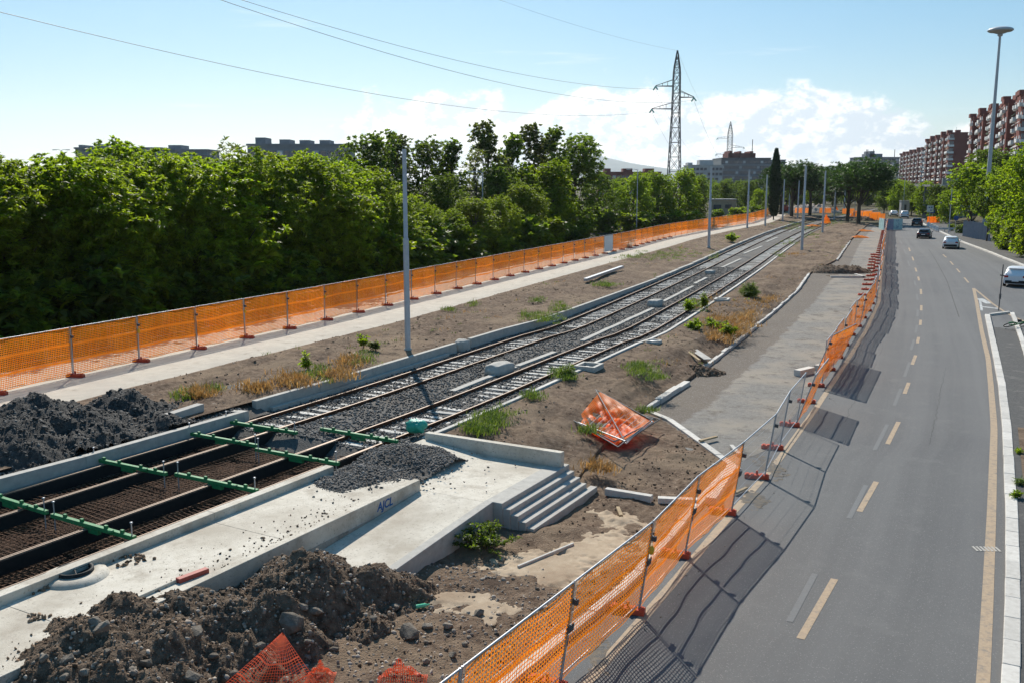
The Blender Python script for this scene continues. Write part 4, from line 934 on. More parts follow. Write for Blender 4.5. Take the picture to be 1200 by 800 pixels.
def panel(a, b, lab, grp, net=True, lean=0., mirror=False, near=True, dense=False, sheet=False, plate=False, ycl_on=False):
    a = Vector(a); b = Vector(b); d = b - a
    t = thing('site_fence', lab, 'fence panel', a, math.atan2(d.y, d.x), grp, lean); h_ = math.hypot(d.x, d.y); t.scale.x = h_ / PL_
    t.rotation_euler.y = -math.atan2(d.z, h_)
    obj('frame', ME_frame, t)
    if near or not net: obj('wire_mesh', ME_wire, t)
    if near: obj('clamp', ME_clip, t)
    if net:
        q = obj('orange_net', random.Random(a.x * 7 + a.y).choice(ME_netL if dense else ME_net) if near else ME_net_far, t)
    if sheet: obj('cover_sheet', MB().box((PL_ / 2, -.03, 1.05), (PL_ * .92, .02, 1.7)).mesh('cover_sheet', M['signwhite']), t)
    if plate: obj('tag_plate', plate_m, t)
    if ycl_on: obj('clip', ycl, t)
    return t
def foot(p, ang, lab, grp, along=0):
    t = obj('fence_block', ME_foot, None, None, p); t.rotation_euler.z = ang
    tag(t, lab, 'fence foot', grp); obj('socket', ME_stop, t); return t
# left fence along the concrete path
for i, (a, b) in enumerate(zip(LF, LF[1:])):
    if (b - a).length > 6: continue
    j = i - 2
    near = i < 24
    lab = f'orange netted fence panel on the left path, {ordw(j)} from the left picture edge' if j >= 0 else 'orange netted fence panel in the far part of the left path fence'
    ex = (24 <= i < 25)
    panel(a, b, lab if not ex else 'panel covered with a pale sheet in the left path fence', 'orange netted panels along the left path', not ex, 0, near=near, dense=True, sheet=ex, ycl_on=near and i % 2 == 0)
for i, p in enumerate(LF):
    if i > 34: break
    a = LF[max(i - 1, 0)]; b = LF[min(i + 1, len(LF) - 1)]; h_ = math.atan2(b.y - a.y, b.x - a.x)
    q = Vector(p); n_ = Vector((math.sin(h_), -math.cos(h_), 0)); q = q + n_ * .12; q.z = ZL + .02
    j = i - 3
    foot(q, h_ + .25, f'red rubber fence foot on the left path, {ordw(j)} from the left picture edge' if j >= 0 else 'red rubber fence foot in the far part of the left path', 'red feet under the left fence')
# right fence along the road
def wz(p): q = Vector(p); q.z = zr(q.y) + .1; return q
NS = [wz(p) for p in RF]
nearlab = {2: 'nearest orange netted panel at the bottom edge of the photo by the road', 3: 'second orange netted panel from the bottom beside the road', 4: 'third orange netted panel from the bottom, by the tan sand', 5: 'fourth orange netted panel, just before the bare panels', }
lean = .13; cnt = 0; fc = 0
pairs = [(i, i + 1) for i in range(len(NS) - 1)]
for i, j in pairs:
    a, b = NS[i], NS[j]
    sub = max(1, round((b - a).length / 3.45)); 
    for k in range(sub):
        p0 = a.lerp(b, k / sub); p1 = a.lerp(b, (k + 1) / sub)
        net = True; lab = nearlab.get(i)
        if i in (5, 6, 7): net = False; lab = f'bare wire fence panel without netting beside the road, {ORD[i - 5]} past the orange ones'
        if i == 0: lab = 'orange netted panel beside the road below the picture edge'
        if i == 1: lab = 'orange netted panel at the bottom picture corner of the road fence'
        if i == 8:                              # folded back, standing across the line
            panel(p0, p0.lerp(p1, .9), 'orange netted panel pushed askew beside the bare panels', 'orange netted panels beside the road', True, .3); 
            continue
        if i == 9:
            p0 = at(954, 441, .5); p1 = at(984.5, 421, .1)
            panel(p0, p1, 'leaning orange netted panel with raised corner behind the askew panel', 'orange netted panels beside the road', True, .34); continue
        if lab is None: lab = f'orange netted panel of the road fence, {ordw(cnt)} beyond the leaning panel'; cnt += 1
        jl = lean if i < 9 else rng.uniform(.02, .16)
        if p0.y > 70: p1 = p1 + Vector((rng.uniform(-.15, .15), 0, 0))
        panel(p0, p1, lab, 'orange netted panels beside the road', net, jl, near=p0.y < 75, plate=(i in (2, 3, 4, 5)), ycl_on=i in (3, 12))
    h_ = math.atan2(b.y - a.y, b.x - a.x)
    if i >= 1:
        for k in range(sub):
            p0 = a.lerp(b, k / sub); q = Vector((p0.x - .22, p0.y + .08, zr(p0.y) + .008))
            if i < 5: labf = f'red rubber foot of the road fence, {ORD[i - 1]} from the bottom picture edge'
            elif i < 12: labf = f'red rubber foot of the road fence, {ORD[i - 5]} beneath the bare and askew panels'
            else: labf = f'red rubber foot of the road fence beyond the leaning panel, {ordw(fc)} counting away'; fc += 1
            foot(q, h_ - .1 - math.pi / 2 + R(90) + (R(12) if i < 12 else 0), labf, 'red feet under the road fence')
# spare feet piled behind the far road fence
for k in range(14):
    y = 66 + k * 3.1; x = float(edge_at_y(NS, [y])[0]) - .75 - .2 * rng.rand()
    foot(Vector((x, y, zr(y) + .01)), R(75) + rng.uniform(-.15, .15), f'spare red fence foot lying behind the far road fence, {ordw(k)} from the camera', 'spare red feet on the service road')

# fallen fence pile with orange net
def poly_tubes(mb, pts, r): 
    for a, b in zip(pts, pts[1:] + pts[:1]): mb.tube([a, b], r, 5)
ctr = at(716, 500, .45); t = thing('fence_pile', 'collapsed stack of fence frames under crumpled orange netting on the earth bank', 'fence pile', ctr)
base = [(673, 493), (727, 520), (766, 494), (700, 468)]
for k in range(5):
    P = [at(x + rng.uniform(-9, 9), y + rng.uniform(-4, 4), .42 + .05 * k + rng.uniform(0, .05)) - ctr for x, y in base]
    m = MB(); poly_tubes(m, P, .022)
    for q in np.linspace(.1, .9, 9): m.tube([P[0].lerp(P[1], q), P[3].lerp(P[2], q)], .005, 3, False)
    m.build('fallen_frame', M['dark_steel' if k % 3 else 'zinc'], t)
m = MB(); m.tube([at(698, 456, 1.05) - ctr, at(731, 514, .62) - ctr], .025, 6); m.tube([at(700, 457, 1.0) - ctr, at(764, 492, .62) - ctr], .02, 6); m.build('leaning_rail', M['dark_steel'], t)
pA, pB, pC, pD = [at(*q) - ctr for q in [(674, 494, .58), (727, 517, .5), (766, 493, .58), (703, 459, 1.0)]]
def drape(u, v, A=pA, B_=pB, C_=pC, D_=pD, s=1.):
    p = (A * (1 - u) + B_ * u) * (1 - v) + (D_ * (1 - u) + C_ * u) * v
    k = math.sin(math.pi * u) * math.sin(math.pi * v)
    p.z += s * (-.26 * k + .11 * math.sin(9 * u + 5 * v) * k + .09 * math.sin(17 * v + 6 * u) * k + .1 * math.sin(23 * u - 11 * v) * k + .07 * math.sin(31 * v + 17 * u) * k); return p
obj('orange_net', net_mesh('orange_net', drape, 40, 40, .046, .046, M['net_heap'], (14, 28), 1, 1), t)
pA, pB, pC, pD = [at(*q) - ctr for q in [(672, 495, .5), (722, 521, .35), (745, 505, .5), (690, 470, .7)]]
obj('orange_net', net_mesh('orange_net', lambda u, v: drape(u, v, pA, pB, pC, pD, 1.4), 36, 36, .05, .05, M['net_heap'], (13,), 1, 1), t)

# red net draped over the foreground heap
tip = on_heap(330, 742); ctr = Vector((tip.x, tip.y, .2)); tipz = tip.z + .55
t = thing('red_net', 'bright red plastic net hung up to a point at the bottom of the photo', 'safety net', ctr)
lf = at(255, 812, .25); rt = at(378, 815, .2); bk = at(345, 790, .15)
tp = at(331, 740, .95)
def cone_net(u, v):
    a = lf - ctr; b = rt - ctr; e = (a * (1 - u) + b * u); e.y -= .25 * math.sin(math.pi * u); e.z += .05 * math.sin(9 * u)
    w = v ** .8; p = (tp - ctr).lerp(e, w)
    p.y -= .16 * math.sin(math.pi * u) * math.sin(math.pi * v); p += Vector((0, .06, .04)) * math.sin(13 * u + 2 * v) * v
    return p
obj('net_sheet', net_mesh('net_sheet', cone_net, 22, 24, .01, .01, M['net_red'], (8, 16), 1, 1), t)
MB().tube([tp - ctr + Vector((0, .05, .04)), at(345, 800, .0) - ctr], .02, 6).build('stake', M['dark_steel'], t)
for (px, py, w, h_, lab) in [(375, 797, .5, .25, 'crumpled red net scrap lying on the dirt right of the red net'), (470, 800, .9, .3, 'crumpled red net bundle at the bottom near the fence end')]:
    c = at(px, py, .1)
    def crum(u, v, w=w, h_=h_, sd=px): return (w * (u - .5), .5 * (v - .5), h_ * math.sin(math.pi * u) * math.sin(math.pi * v) * (1 + .5 * math.sin(13 * u + sd) * math.sin(11 * v + sd)) + .03)
    o = obj('red_net', net_mesh('red_net', crum, 22, 14, .01, .01, M['net_red'], (), 1, 1), None, None, c); tag(o, lab, 'safety net')
# orange nets lying far off by the service road
for px, py, w, d, h_, lab in [(968, 262, 1.6, 1.2, 1.4, 'upright bundle of orange net on the far earth bank'), (953, 265.5, 2.6, 1.6, .3, 'flat orange net lying left of the net bundle on the bank'), (1012, 271.5, 3.2, 1.5, .25, 'orange net lying across the far service road'), (1007, 279, 2.6, 1.4, .3, 'nearer orange net lying on the service road by pale stones'), (979, 247.5, 1.6, 1.2, 1.2, 'small orange net heap behind the bank trees'), (1001, 254, 2.4, 1.2, .7, 'orange net at the foot of the umbrella pine'), (884, 264, 3.5, 1.6, .35, 'red orange net lying beside the left fence end near the poles')]:
    c = at(px, py, .95)
    def crum(u, v, w=w, d=d, h_=h_, sd=px): return (w * (u - .5), d * (v - .5), h_ * (math.sin(math.pi * u) * math.sin(math.pi * v)) ** .6 * (1 + .3 * math.sin(9 * u + sd) * math.sin(8 * v + sd)) + .03)
    o = obj('orange_net', net_mesh('orange_net', crum, 24, 18, .05, .05, M['net'], (), 1, 1), None, None, c); tag(o, lab, 'safety net')

# ------------------------------------------------------------------ green gauge beams with threaded rods
def beam_thing(a, b, lab):
    a = at(*a, 1.02); b = at(*b, 1.02); c = (a + b) / 2; d = b - a; L_ = d.length
    t = thing('gauge_beam', lab, 'gauge beam', c, math.atan2(d.y, d.x), 'green beams across the open trench')
    MB().box((0, 0, 0), (L_, .11, .1)).build('beam', M['green_paint'], t, bevel=.008)
    MB().box((0, 0, -.11), (.5, .1, .1)).build('web', M['green_paint'], t)
    for x in (-.33, -.12, .17, .36): MB().box((x * L_, 0, .085), (.09, .07, .07)).build('lug', M['green_paint'], t, bevel=.008)
    MB().lathe([(0, -.035), (.07, -.035), (.07, .035), (0, .035)], (.26 * L_, -.075, .04), 10).build('knob', M['green_paint'], t)
    for x in (-.47, .47):
        q = MB().tube([(x * L_, 0, -.5), (x * L_, 0, .34)], .017, 6).build('threaded_rod', M['zinc'], t)
        MB().lathe([(0, .33), (.035, .33), (.035, .36), (0, .36)], (x * L_, 0, 0), 6).build('nut', M['zinc'], q)
for a, b, lab in [((-30, 574), (55, 600), 'green beam at the left picture edge, cut by the frame'), ((61, 603), (158, 630), 'nearest green beam, ending above the platform kerb and deck'), ((108, 537), (195, 555), 'green beam below the dark heap, second from the left'), ((206, 555), (302, 575), 'green beam in the trench middle, ending at the pale kerb'), ((220, 507), (302, 522), 'green beam starting at the trench wall end, second farthest'), ((263, 493), (348, 507), 'green beam at the wall corner, farthest on the left track'), ((300, 526), (397, 543), 'green beam just before the gravel heap on the right track'), ((376, 502), (466, 517), 'green beam over the ballast, nearest the green sack')]:
    beam_thing(a, b, lab)
# sack
c = at(488, 507, 1.0); c.z = 1.22; o = lumpy_block('sack', 'bright teal green plastic sack at the trench end by the right track', 'sack', c, (.55, .42, .4), .3, M['greensack'], None, 9, 8, .2, .95)

# ------------------------------------------------------------------ poles
def pole(px, py, top, z, lab, r=.11, grp='grey poles along the tram tracks', base=True):
    p = at(px, py, z); d = (top - 400) / FOC; dn = d * math.cos(TILT) + math.sin(TILT); fw = math.cos(TILT) - d * math.sin(TILT)
    zt = CAM_Z - dn * p.y / fw; h = zt - z
    t = thing('tram_pole', lab, 'pole', p, 0, grp)
    k = h * .56
    MB().tube([(0, 0, -.3), (0, 0, k)], [r * 1.1, r * 1.1], 10).build('lower_tube', M['pole'], t)
    MB().tube([(0, 0, k), (0, 0, k + .06), (0, 0, h)], [r * 1.1, r * .82, r * .78], 10).build('upper_tube', M['pole'], t)
    MB().lathe([(r * 1.1, -.2), (r * 1.5, -.2), (r * 1.5, .08), (r * 1.1, .1)], n=10).build('base_collar', M['concrete'], t)
    return t
for px, py, tp, z, lab in [(478, 410, 175, 1.35, 'tall grey pole nearest the camera, left of the tracks'), (830.5, 290, 195, 1.3, 'grey pole second along the left of the tracks, before the hut'), (875.5, 267.7, 199, 1.3, 'grey pole third along the left of the tracks'), (896.5, 265.3, 205, 1.2, 'grey pole fourth along the left, just before the cypress'), (917, 259.5, 210.5, 1.2, 'grey pole just right of the cypress, fifth along the left'), (934.5, 256.3, 212, 1.1, 'thin far grey pole behind the first right hand pole'), (939.5, 293, 194.5, 1.0, 'first grey pole on the right of the tracks, standing in the dirt'), (963.7, 272.8, 200.4, 1.0, 'second grey pole on the right of the tracks'), (977.3, 257.6, 211, 1.0, 'third grey pole on the right of the tracks'), (989, 249.5, 221, 1.0, 'fourth grey pole on the right, left of the pines'), (993.6, 249.5, 222, 1.0, 'fifth grey pole on the right, close beside the fourth'), (924.5, 252, 219, 1.1, 'faint far pole left of the thin far pole')]:
    pole(px, py, tp, z, lab, .12 if py > 300 else .15)
# tall light tower at right
p = Vector((68.0, 136, 1.2)); t = thing('light_tower', 'very tall grey lamp mast with round disc head at the right', 'street lamp', p); t.scale = (1.15, 1.15, 1.10)
MB().tube([(0, 0, 0), (.0, 0, 12), (0, 0, 26.0)], [.3, .22, .13], 12).build('mast', M['pole'], t)
hd = MB().lathe([(0, 26.55), (.8, 26.5), (1.3, 26.35), (1.45, 26.2), (1.45, 26.08), (1.3, 25.98)], n=28).build('lamp_head', M['pole'], t)
MB().lathe([(1.3, 25.97), (.9, 25.9), (.5, 25.75), (.2, 25.7), (0, 25.7)], n=28).build('lamp_lens', M['lampglass'], hd)
MB().lathe([(.2, 25.4), (.3, 25.5), (.3, 25.72), (0, 25.72)], n=14).build('neck', M['pole'], t)
def street_lamp(px, ytop, Y, lab, zb=1.2, arm=1.2, both=False):
    x = (px - 600) * Y / FOC; h = CAM_Z + (HORIZON - ytop) / FOC * Y - zb
    t = thing('street_lamp', lab, 'street lamp', (x, Y, zb))
    MB().tube([(0, 0, 0), (0, 0, h)], [.09, .06], 8).build('post', M['pole'], t)
    q = MB().tube([(0, 0, h), (-arm * .5, 0, h + .15), (-arm, 0, h + .12)], .04, 6)
    if both: q.tube([(0, 0, h), (arm * .5, 0, h + .15), (arm, 0, h + .12)], .04, 6)
    a = q.build('arm', M['pole'], t)
    for s in ((-1, 1) if both else (-1,)): MB().box((s * (arm + .25), 0, h + .1), (.6, .25, .12)).build('lamp_head', M['pole'], a)
for a in [(745, 200, 150, 'slim grey street lamp among trees left of the pylon'), (566, 203, 110, 'street lamp half hidden in front of the poplars'), (82, 178, 150, 'street lamp top above the left tree row', 1.2, .8, True), (1178, 240, 119, 'thin dark post in front of the right trees', 1.2, .2), (1109, 218, 150, 'thin street lamp before the right pavement trees'), (1054, 208, 230, 'far street lamp before the roadside trees', 1.0, 1.0), (998, 236, 230, 'small far street lamp by the pines')]:
    street_lamp(a[0], a[1], a[2], *a[3:])

# ------------------------------------------------------------------ pylons and cables
def pylon(X, Y, zb, H, lab, arms, w0, wa):
    t = thing('power_pylon', lab, 'pylon', (X, Y, zb)); z1 = arms[-1][0] - 1; zt = arms[0][0] + 1.2
    lv = [(0, w0)] + [(z1 * k / 7, w0 + (wa - w0) * k / 7) for k in range(1, 8)]
    z = z1
    while z < zt - .3: z += 2.4; lv.append((z, wa - .25 * (z - z1) / (zt - z1)))
    zz0 = lv[-1][0]
    for k in range(1, 5): lv.append((zz0 + (H - zz0) * k / 4, (wa - .25) * (1 - k / 4) + .12))
    m = MB(); b = .145
    for (za, wa_), (zb_, wb) in zip(lv, lv[1:]):
        ca = [Vector((sx * wa_ / 2, sy * wa_ / 2, za)) for sx, sy in ((-1, -1), (1, -1), (1, 1), (-1, 1))]; cb = [Vector((sx * wb / 2, sy * wb / 2, zb_)) for sx, sy in ((-1, -1), (1, -1), (1, 1), (-1, 1))]
        for i in range(4):
            j = (i + 1) % 4; m.beam(ca[i], cb[i], b * 1.3, b * 1.3)
            m.beam(ca[i], cb[j], b * .7, b * .7); m.beam(ca[j], cb[i], b * .7, b * .7)
            m.beam(cb[i], cb[j], b * .7, b * .7)
    m.build('lattice_tower', M['dark_steel'], t); tips = []
    for z, dx in arms:
        s = 1 if dx > 0 else -1; m = MB(); w = wa / 2
        for y in (-w, w): m.beam((s * w, y, z), (dx, 0, z), .16, .16); m.beam((s * w, y, z + 1.5), (dx, 0, z + .1), .12, .12)
        for k in (.3, .6): m.beam((s * w + (dx - s * w) * k, 0, z), (s * w + (dx - s * w) * k, 0, z + 1.5 * (1 - k)), .1, .1)
        q = m.build('cross_arm', M['dark_steel'], t)
        for sy in (-1, 1): MB().tube([(dx, 0, z - .1), (dx + sy * .45, sy * -.6, z - .9)], .17, 8).build('insulator', M['insul'], q)
        tips.append(Vector((X + dx, Y, zb + z - .7)))
    return t, tips, Vector((X, Y, zb + H))
T1, tips1, top1 = pylon(40.8, 240, 1.2, 40.1, 'tall lattice power pylon behind the left trees', [(31.6, -5.2), (28.9, 4.4), (26.1, -6.0)], 3.6, 1.9)
T2, tips2, top2 = pylon(145.5, 640, 1, 49, 'second power pylon far behind the dark office block', [(38, -8.5), (32, 9.5), (27.5, -9)], 4.5, 3.2)
def cable(a, b, sag, lab, rad):
    m = MB(); n_ = 40; m.tube([a.lerp(b, i / n_) - Vector((0, 0, 4 * sag * (i / n_) * (1 - i / n_))) for i in range(n_ + 1)], rad, 4, False)
    c = (a + b) / 2; o = m.build('power_cable', M['dark_steel'], None, c); o.location = c; tag(o, lab, 'cable', 'overhead power cables')
CAB = [(tips1[2], Vector((-86, 0, 34.2)), 9.0, 'lowest left power cable crossing the sky to the pylon'), (tips1[1], Vector((-75.6, 0, 40.4)), 10.2, 'middle power cable reaching the right arm of the pylon'), (tips1[0], Vector((-85.2, 0, 41.5)), 8.2, 'upper power cable reaching the top left pylon arm'), (top1, Vector((-80, 0, 45.6)), 5.8, 'thin earth wire running to the pylon tip')]
for a, b, s, lab in CAB: cable(a, b, s, lab, .028 if 'earth' not in lab else .016)
for k in range(3): cable(tips1[k], tips2[k], 14, f'power cable between the two pylons, from the {("upper left", "right", "lower left")[k]} arm', .03)
cable(top1, top2, 10, 'earth wire between the two pylon tips', .02)
# ------------------------------------------------------------------ vegetation
def fronds(rng, P, n, ln, wd, droop, out=None, up=.25, flat=.6):
    """n bent leaf strips round every point of P"""
    P = np.repeat(np.asarray(P, float), n, 0); m = len(P)
    a = rng.rand(m) * 2 * np.pi; e = np.clip(rng.normal(up, .45, m), -1.2, 1.3)
    d = np.stack([np.cos(a) * np.cos(e), np.sin(a) * np.cos(e), np.sin(e)], -1)
    if out is not None: d = d + np.repeat(out, n, 0) * .7; d /= np.linalg.norm(d, axis=1)[:, None]
    L = ln * rng.uniform(.6, 1.25, m)[:, None]; W = wd * rng.uniform(.7, 1.3, m)[:, None]
    s = np.cross(d, np.array((0, 0, 1.0)) + .6 * rng.randn(m, 3)); s /= np.linalg.norm(s, axis=1)[:, None] + 1e-9
    p0 = P + d * L * .08; p1 = P + d * L * .55 + np.array((0, 0, 1.)) * L * .04; p2 = P + d * L - np.array((0, 0, 1.)) * L * droop
    V = np.stack([p0 - s * W * .25, p0 + s * W * .25, p1 - s * W * .5, p1 + s * W * .5, p2 - s * W * .12, p2 + s * W * .12], 1)
    b = np.arange(m)[:, None] * 6
    F = np.concatenate([b + np.array((0, 1, 3, 2)), b + np.array((2, 3, 5, 4))], 0)
    return V.reshape(-1, 3), F
def tree_mesh(seed, H, R_, z0, lobes, tips, per, ln, wd, droop, leaf, wood='bark', trunk_r=.16, shape='round', core=.25):
    """foliage and wood of one tree; the crown is a set of lobes so that it has clumps and gaps"""
    r = np.random.RandomState(seed); C = []
    for i in range(lobes):
        t = (i + r.rand()) / lobes; z = z0 + (H - z0) * (.08 + .84 * t)
        if shape == 'round': w = math.sin(math.pi * (.12 + .76 * t)) ** .7
        elif shape == 'column': w = .55 + .45 * math.sin(math.pi * min(1, t * 1.05))
        elif shape == 'cone': w = 1.1 - .9 * t
        elif shape == 'cypress': w = 1
        elif shape == 'umbrella': w = 1.0 * (1 - max(0, t - .55) * .9); z = z0 + (H - z0) * (.15 + .6 * t)
        a = r.rand() * 6.28; q = R_ * w * (.25 + .55 * r.rand() ** .5)
        lr = R_ * r.uniform(.34, .58) * (1.05 if shape == 'column' else 1)
        z = min(z, H - lr * .6); C.append((q * math.cos(a), q * math.sin(a), z, lr))
    C.append((0, 0, H - R_ * .35, R_ * .34)); C = np.array(C); k = r.randint(0, len(C), tips)
    u = r.randn(tips, 3); u /= np.linalg.norm(u, axis=1)[:, None]; rad = C[k, 3:4] * (core + (1 - core) * r.rand(tips, 1) ** .45) * np.where(r.rand(tips, 1) < .2, r.uniform(1, 1.22, (tips, 1)), 1)
    P = C[k, :3] + u * rad * np.array((1, 1, .85)); ok = P[:, 2] > z0 * .55; P, u = P[ok], u[ok]
    if shape == 'cypress':
        t = r.rand(tips) ** .9; a = r.rand(tips) * 6.28; w = np.interp(t, [0, .08, .35, .7, .9, 1], [.35, .8, 1, .75, .35, .04]) * (1 + .25 * np.sin(a * 3 + t * 14)); q = R_ * w * (.55 + .45 * r.rand(tips))
        P = np.stack([q * np.cos(a), q * np.sin(a), z0 + (H - z0) * t], -1); u = np.stack([np.cos(a) * .4, np.sin(a) * .4, np.full(tips, .9)], -1); C = C[:2]
    V, F = fronds(r, P, per, ln, wd, droop, u)
    fol = np_mesh('foliage', V, F, leaf)
    m = MB(); top = min(H * .8, C[:, 2].max())
    pts = [(0, 0, -.4), (r.uniform(-.1, .1), r.uniform(-.1, .1), top * .35), (r.uniform(-.3, .3), r.uniform(-.3, .3), top * .7), (r.uniform(-.3, .3), r.uniform(-.3, .3), top)]
    m.tube(pts, [trunk_r * 1.25, trunk_r, trunk_r * .6, trunk_r * .2], 8)
    for c in C:
        t = r.uniform(.3, .75); b = Vector(pts[1]).lerp(Vector(pts[3]), t) if t > .35 else Vector(pts[1]); e = Vector(c[:3])
        if e.z < b.z: b = Vector(pts[0]).lerp(Vector(pts[1]), .7)
        mid = b.lerp(e, .5) + Vector((0, 0, -.12 * (e - b).length)); m.tube([b, mid, e], [trunk_r * .45, trunk_r * .28, trunk_r * .1], 5, False)
    return fol, m.mesh('trunk', M[wood])
PROTO = {}
for k in range(3): PROTO['ail', k] = (9.8, tree_mesh(100 + k, 9.8, 3.3, 1.0, 26, 1900, 18, .33, .08, .22, M['leaf_a']))
for k in range(2): PROTO['dark', k] = (10.0, tree_mesh(120 + k, 10, 3.2, 1.0, 24, 1500, 16, .3, .095, .15, M['leaf_b']))
for k in range(2): PROTO['poplar', k] = (14.0, tree_mesh(140 + k, 14, 2.3, 1.8, 26, 900, 14, .36, .16, .1, M['leaf_c' if k else 'leaf_b'], shape='column'))
for k in range(2): PROTO['bright', k] = (9.0, tree_mesh(160 + k, 9, 3.2, .5, 26, 1600, 15, .3, .115, .2, M['leaf_d']))
for k in range(2): PROTO['street', k] = (9.5, tree_mesh(170 + k, 9.5, 2.9, 3.4, 20, 1000, 15, .36, .14, .2, M['leaf_d' if k else 'leaf_b'], trunk_r=.14))
PROTO['pine', 0] = (12.0, tree_mesh(180, 12, 4.6, 6.8, 34, 2000, 14, .42, .1, -.1, M['pine'], trunk_r=.26, shape='umbrella', core=.55))
PROTO['pine', 1] = (12.0, tree_mesh(181, 12, 4.2, 6.6, 32, 1900, 14, .42, .1, -.1, M['pine'], trunk_r=.26, shape='umbrella', core=.55))
PROTO['cypress', 0] = (14.0, tree_mesh(190, 14, 1.35, 1.0, 6, 1700, 12, .5, .12, -.2, M['cypress'], shape='cypress', core=.3, trunk_r=.14))
PROTO['bare', 0] = (11.0, tree_mesh(200, 11, 2.2, 3, 14, 120, 8, .4, .1, .2, M['leaf_c'], trunk_r=.12))
PROTO['bush', 0] = (2.6, tree_mesh(210, 2.6, 1.9, .1, 9, 260, 13, .4, .15, .2, M['leaf_b'], trunk_r=.05))
PROTO['bush', 1] = (2.6, tree_mesh(211, 2.6, 1.9, .1, 9, 260, 13, .45, .15, .2, M['leaf_a'], trunk_r=.05))
TREE_N = {'street': 'street_tree', 'ail': 'ailanthus_tree', 'dark': 'broadleaf_tree', 'poplar': 'poplar_tree', 'bright': 'broadleaf_tree', 'pine': 'umbrella_pine', 'cypress': 'cypress_tree', 'bare': 'sparse_tree', 'bush': 'bush'}
def plant(kind, k, X, Y, z, H, lab, grp=None, wide=1., cat='tree', name=None):
    h0, (fol, wood) = PROTO[kind, k]; s = H / h0
    t = thing(name or TREE_N[kind], lab, cat, (X, Y, z), rng.uniform(0, 6.28), grp); t.scale = (s * wide, s * wide, s)
    obj('foliage', fol, t); obj('trunk', wood, t); return t
def ptree(kind, k, px, ytop, Y, lab, z=1.2, grp=None, wide=1., **kw):
    X = (px - 600) * Y / FOC; H = CAM_Z + (HORIZON - ytop) * Y / FOC - z
    return plant(kind, k, X, Y, z, H, lab, grp, wide, **kw)
rA = [(-95, 172, 42), (-35, 176, 44), (20, 175, 44.5), (72, 187, 47), (122, 182, 49), (168, 184, 51), (212, 183, 54), (254, 180, 56.5), (296, 181, 59.5), (334, 180, 62.5), (372, 180, 66), (408, 180, 69), (442, 186, 73), (474, 200, 77.5), (505, 218, 81), (532, 236, 85), (560, 240, 89.5), (588, 232, 94), (614, 221, 99.5), (640, 214, 107), (664, 216, 115), (686, 228, 124)]
for i, (px, yt, Y) in enumerate(rA):
    lab = ('leafy tree just outside the left picture edge, nearest', 'leafy tree cut by the left picture edge')[i] if i < 2 else f'leafy front-row tree left of the path, {ORD[i - 2]} from the left picture edge'
    ptree('ail' if i % 4 else 'bright', i % 3 if i % 4 else i % 2, px - 2.6 * FOC / Y, yt + (6, 0, 9, 3)[i % 4], Y, lab, 1.2, 'front row of trees behind the left path', wide=1.0 + .12 * (i % 3))
for i in range(34):                                   # shrubs filling the foot of that row
    t_ = i / 33; px = -100 + 800 * t_ ** .92; Y = float(np.interp(px, [a[0] for a in rA], [a[2] for a in rA])) - 1.5 + rng.uniform(-.8, .8)
    X = (px - 600) * Y / FOC; plant('bush', i % 2, X - 2.6, Y, 1.15, rng.uniform(2.6, 4.0), 'dense dark shrub at the shaded foot of the left tree row', 'shrubs under the left trees', 1.25, cat='shrub')
for i, (px, yt, Y, kd, k, lab) in enumerate([(-60, 190, 62, 'dark', 0, 'dark tree of the second row at the left picture edge'), (40, 196, 66, 'dark', 1, 'dark tree of the second row behind the first two front trees'), (165, 168, 70, 'bright', 0, 'round pale green tree rising before the left apartment block'), (230, 192, 74, 'dark', 0, 'dark tree between the two left apartment blocks'), (272, 163, 66, 'bare', 0, 'thin sparse sapling rising above the left tree row'), (300, 187, 80, 'dark', 1, 'dark tree in front of the long grey roof'), (380, 182, 92, 'bright', 1, 'pale green tree right of the long grey roof'), (438, 158, 112, 'dark', 0, 'tall dark tree at the left end of the taller group'), (462, 156, 116, 'poplar', 1, 'upright tree second in the taller group'), (497, 166, 120, 'dark', 1, 'dark rounded tree of the taller group, above the tall pole'), (530, 164, 118, 'poplar', 0, 'dark upright tree left of the tallest poplar'), (572, 143, 118, 'poplar', 1, 'tallest feathery poplar of the left woods'), (556, 172, 112, 'bare', 0, 'bare greyish trunks beside the tallest poplar'), (598, 158, 124, 'poplar', 0, 'poplar right of the tallest one'), (626, 146, 130, 'poplar', 1, 'poplar with broken top before the clouds'), (652, 150, 134, 'poplar', 0, 'broad poplar at the right end of the group'), (672, 160, 130, 'dark', 0, 'brownish tree at the right end of the taller group'), (640, 190, 118, 'bright', 0, 'pale green tree in front of the broad poplar'), (585, 196, 112, 'dark', 1, 'dark tree behind the low gap in the front row'), (525, 205, 100, 'dark', 0, 'dark tree behind the front row beside the street lamp'), (610, 195, 120, 'bright', 1, 'light green tree below the broken poplar'), (700, 205, 150, 'dark', 1, 'tree left of the slim street lamp'), (720, 212, 165, 'dark', 0, 'dark tree behind the slim street lamp'), (741, 204, 160, 'bright', 0, 'light tree just right of the slim street lamp'), (770, 203, 168, 'bright', 1, 'bright tree directly below the pylon'), (795, 199, 172, 'bright', 0, 'bright tree between pylon and second tram pole'), (815, 208, 178, 'dark', 1, 'tree left of the second tram pole'), (848, 213, 262, 'dark', 0, 'tree behind the small hut'), (872, 212, 255, 'dark', 1, 'dark tree behind the third tram pole'), (888, 222, 230, 'bright', 0, 'tree left of the cypress'), (835, 215, 300, 'bright', 1, 'pale tree below the dark office block')]):
    ptree(kd, k, px, yt, Y, lab, 1.2, 'trees of the left woods')
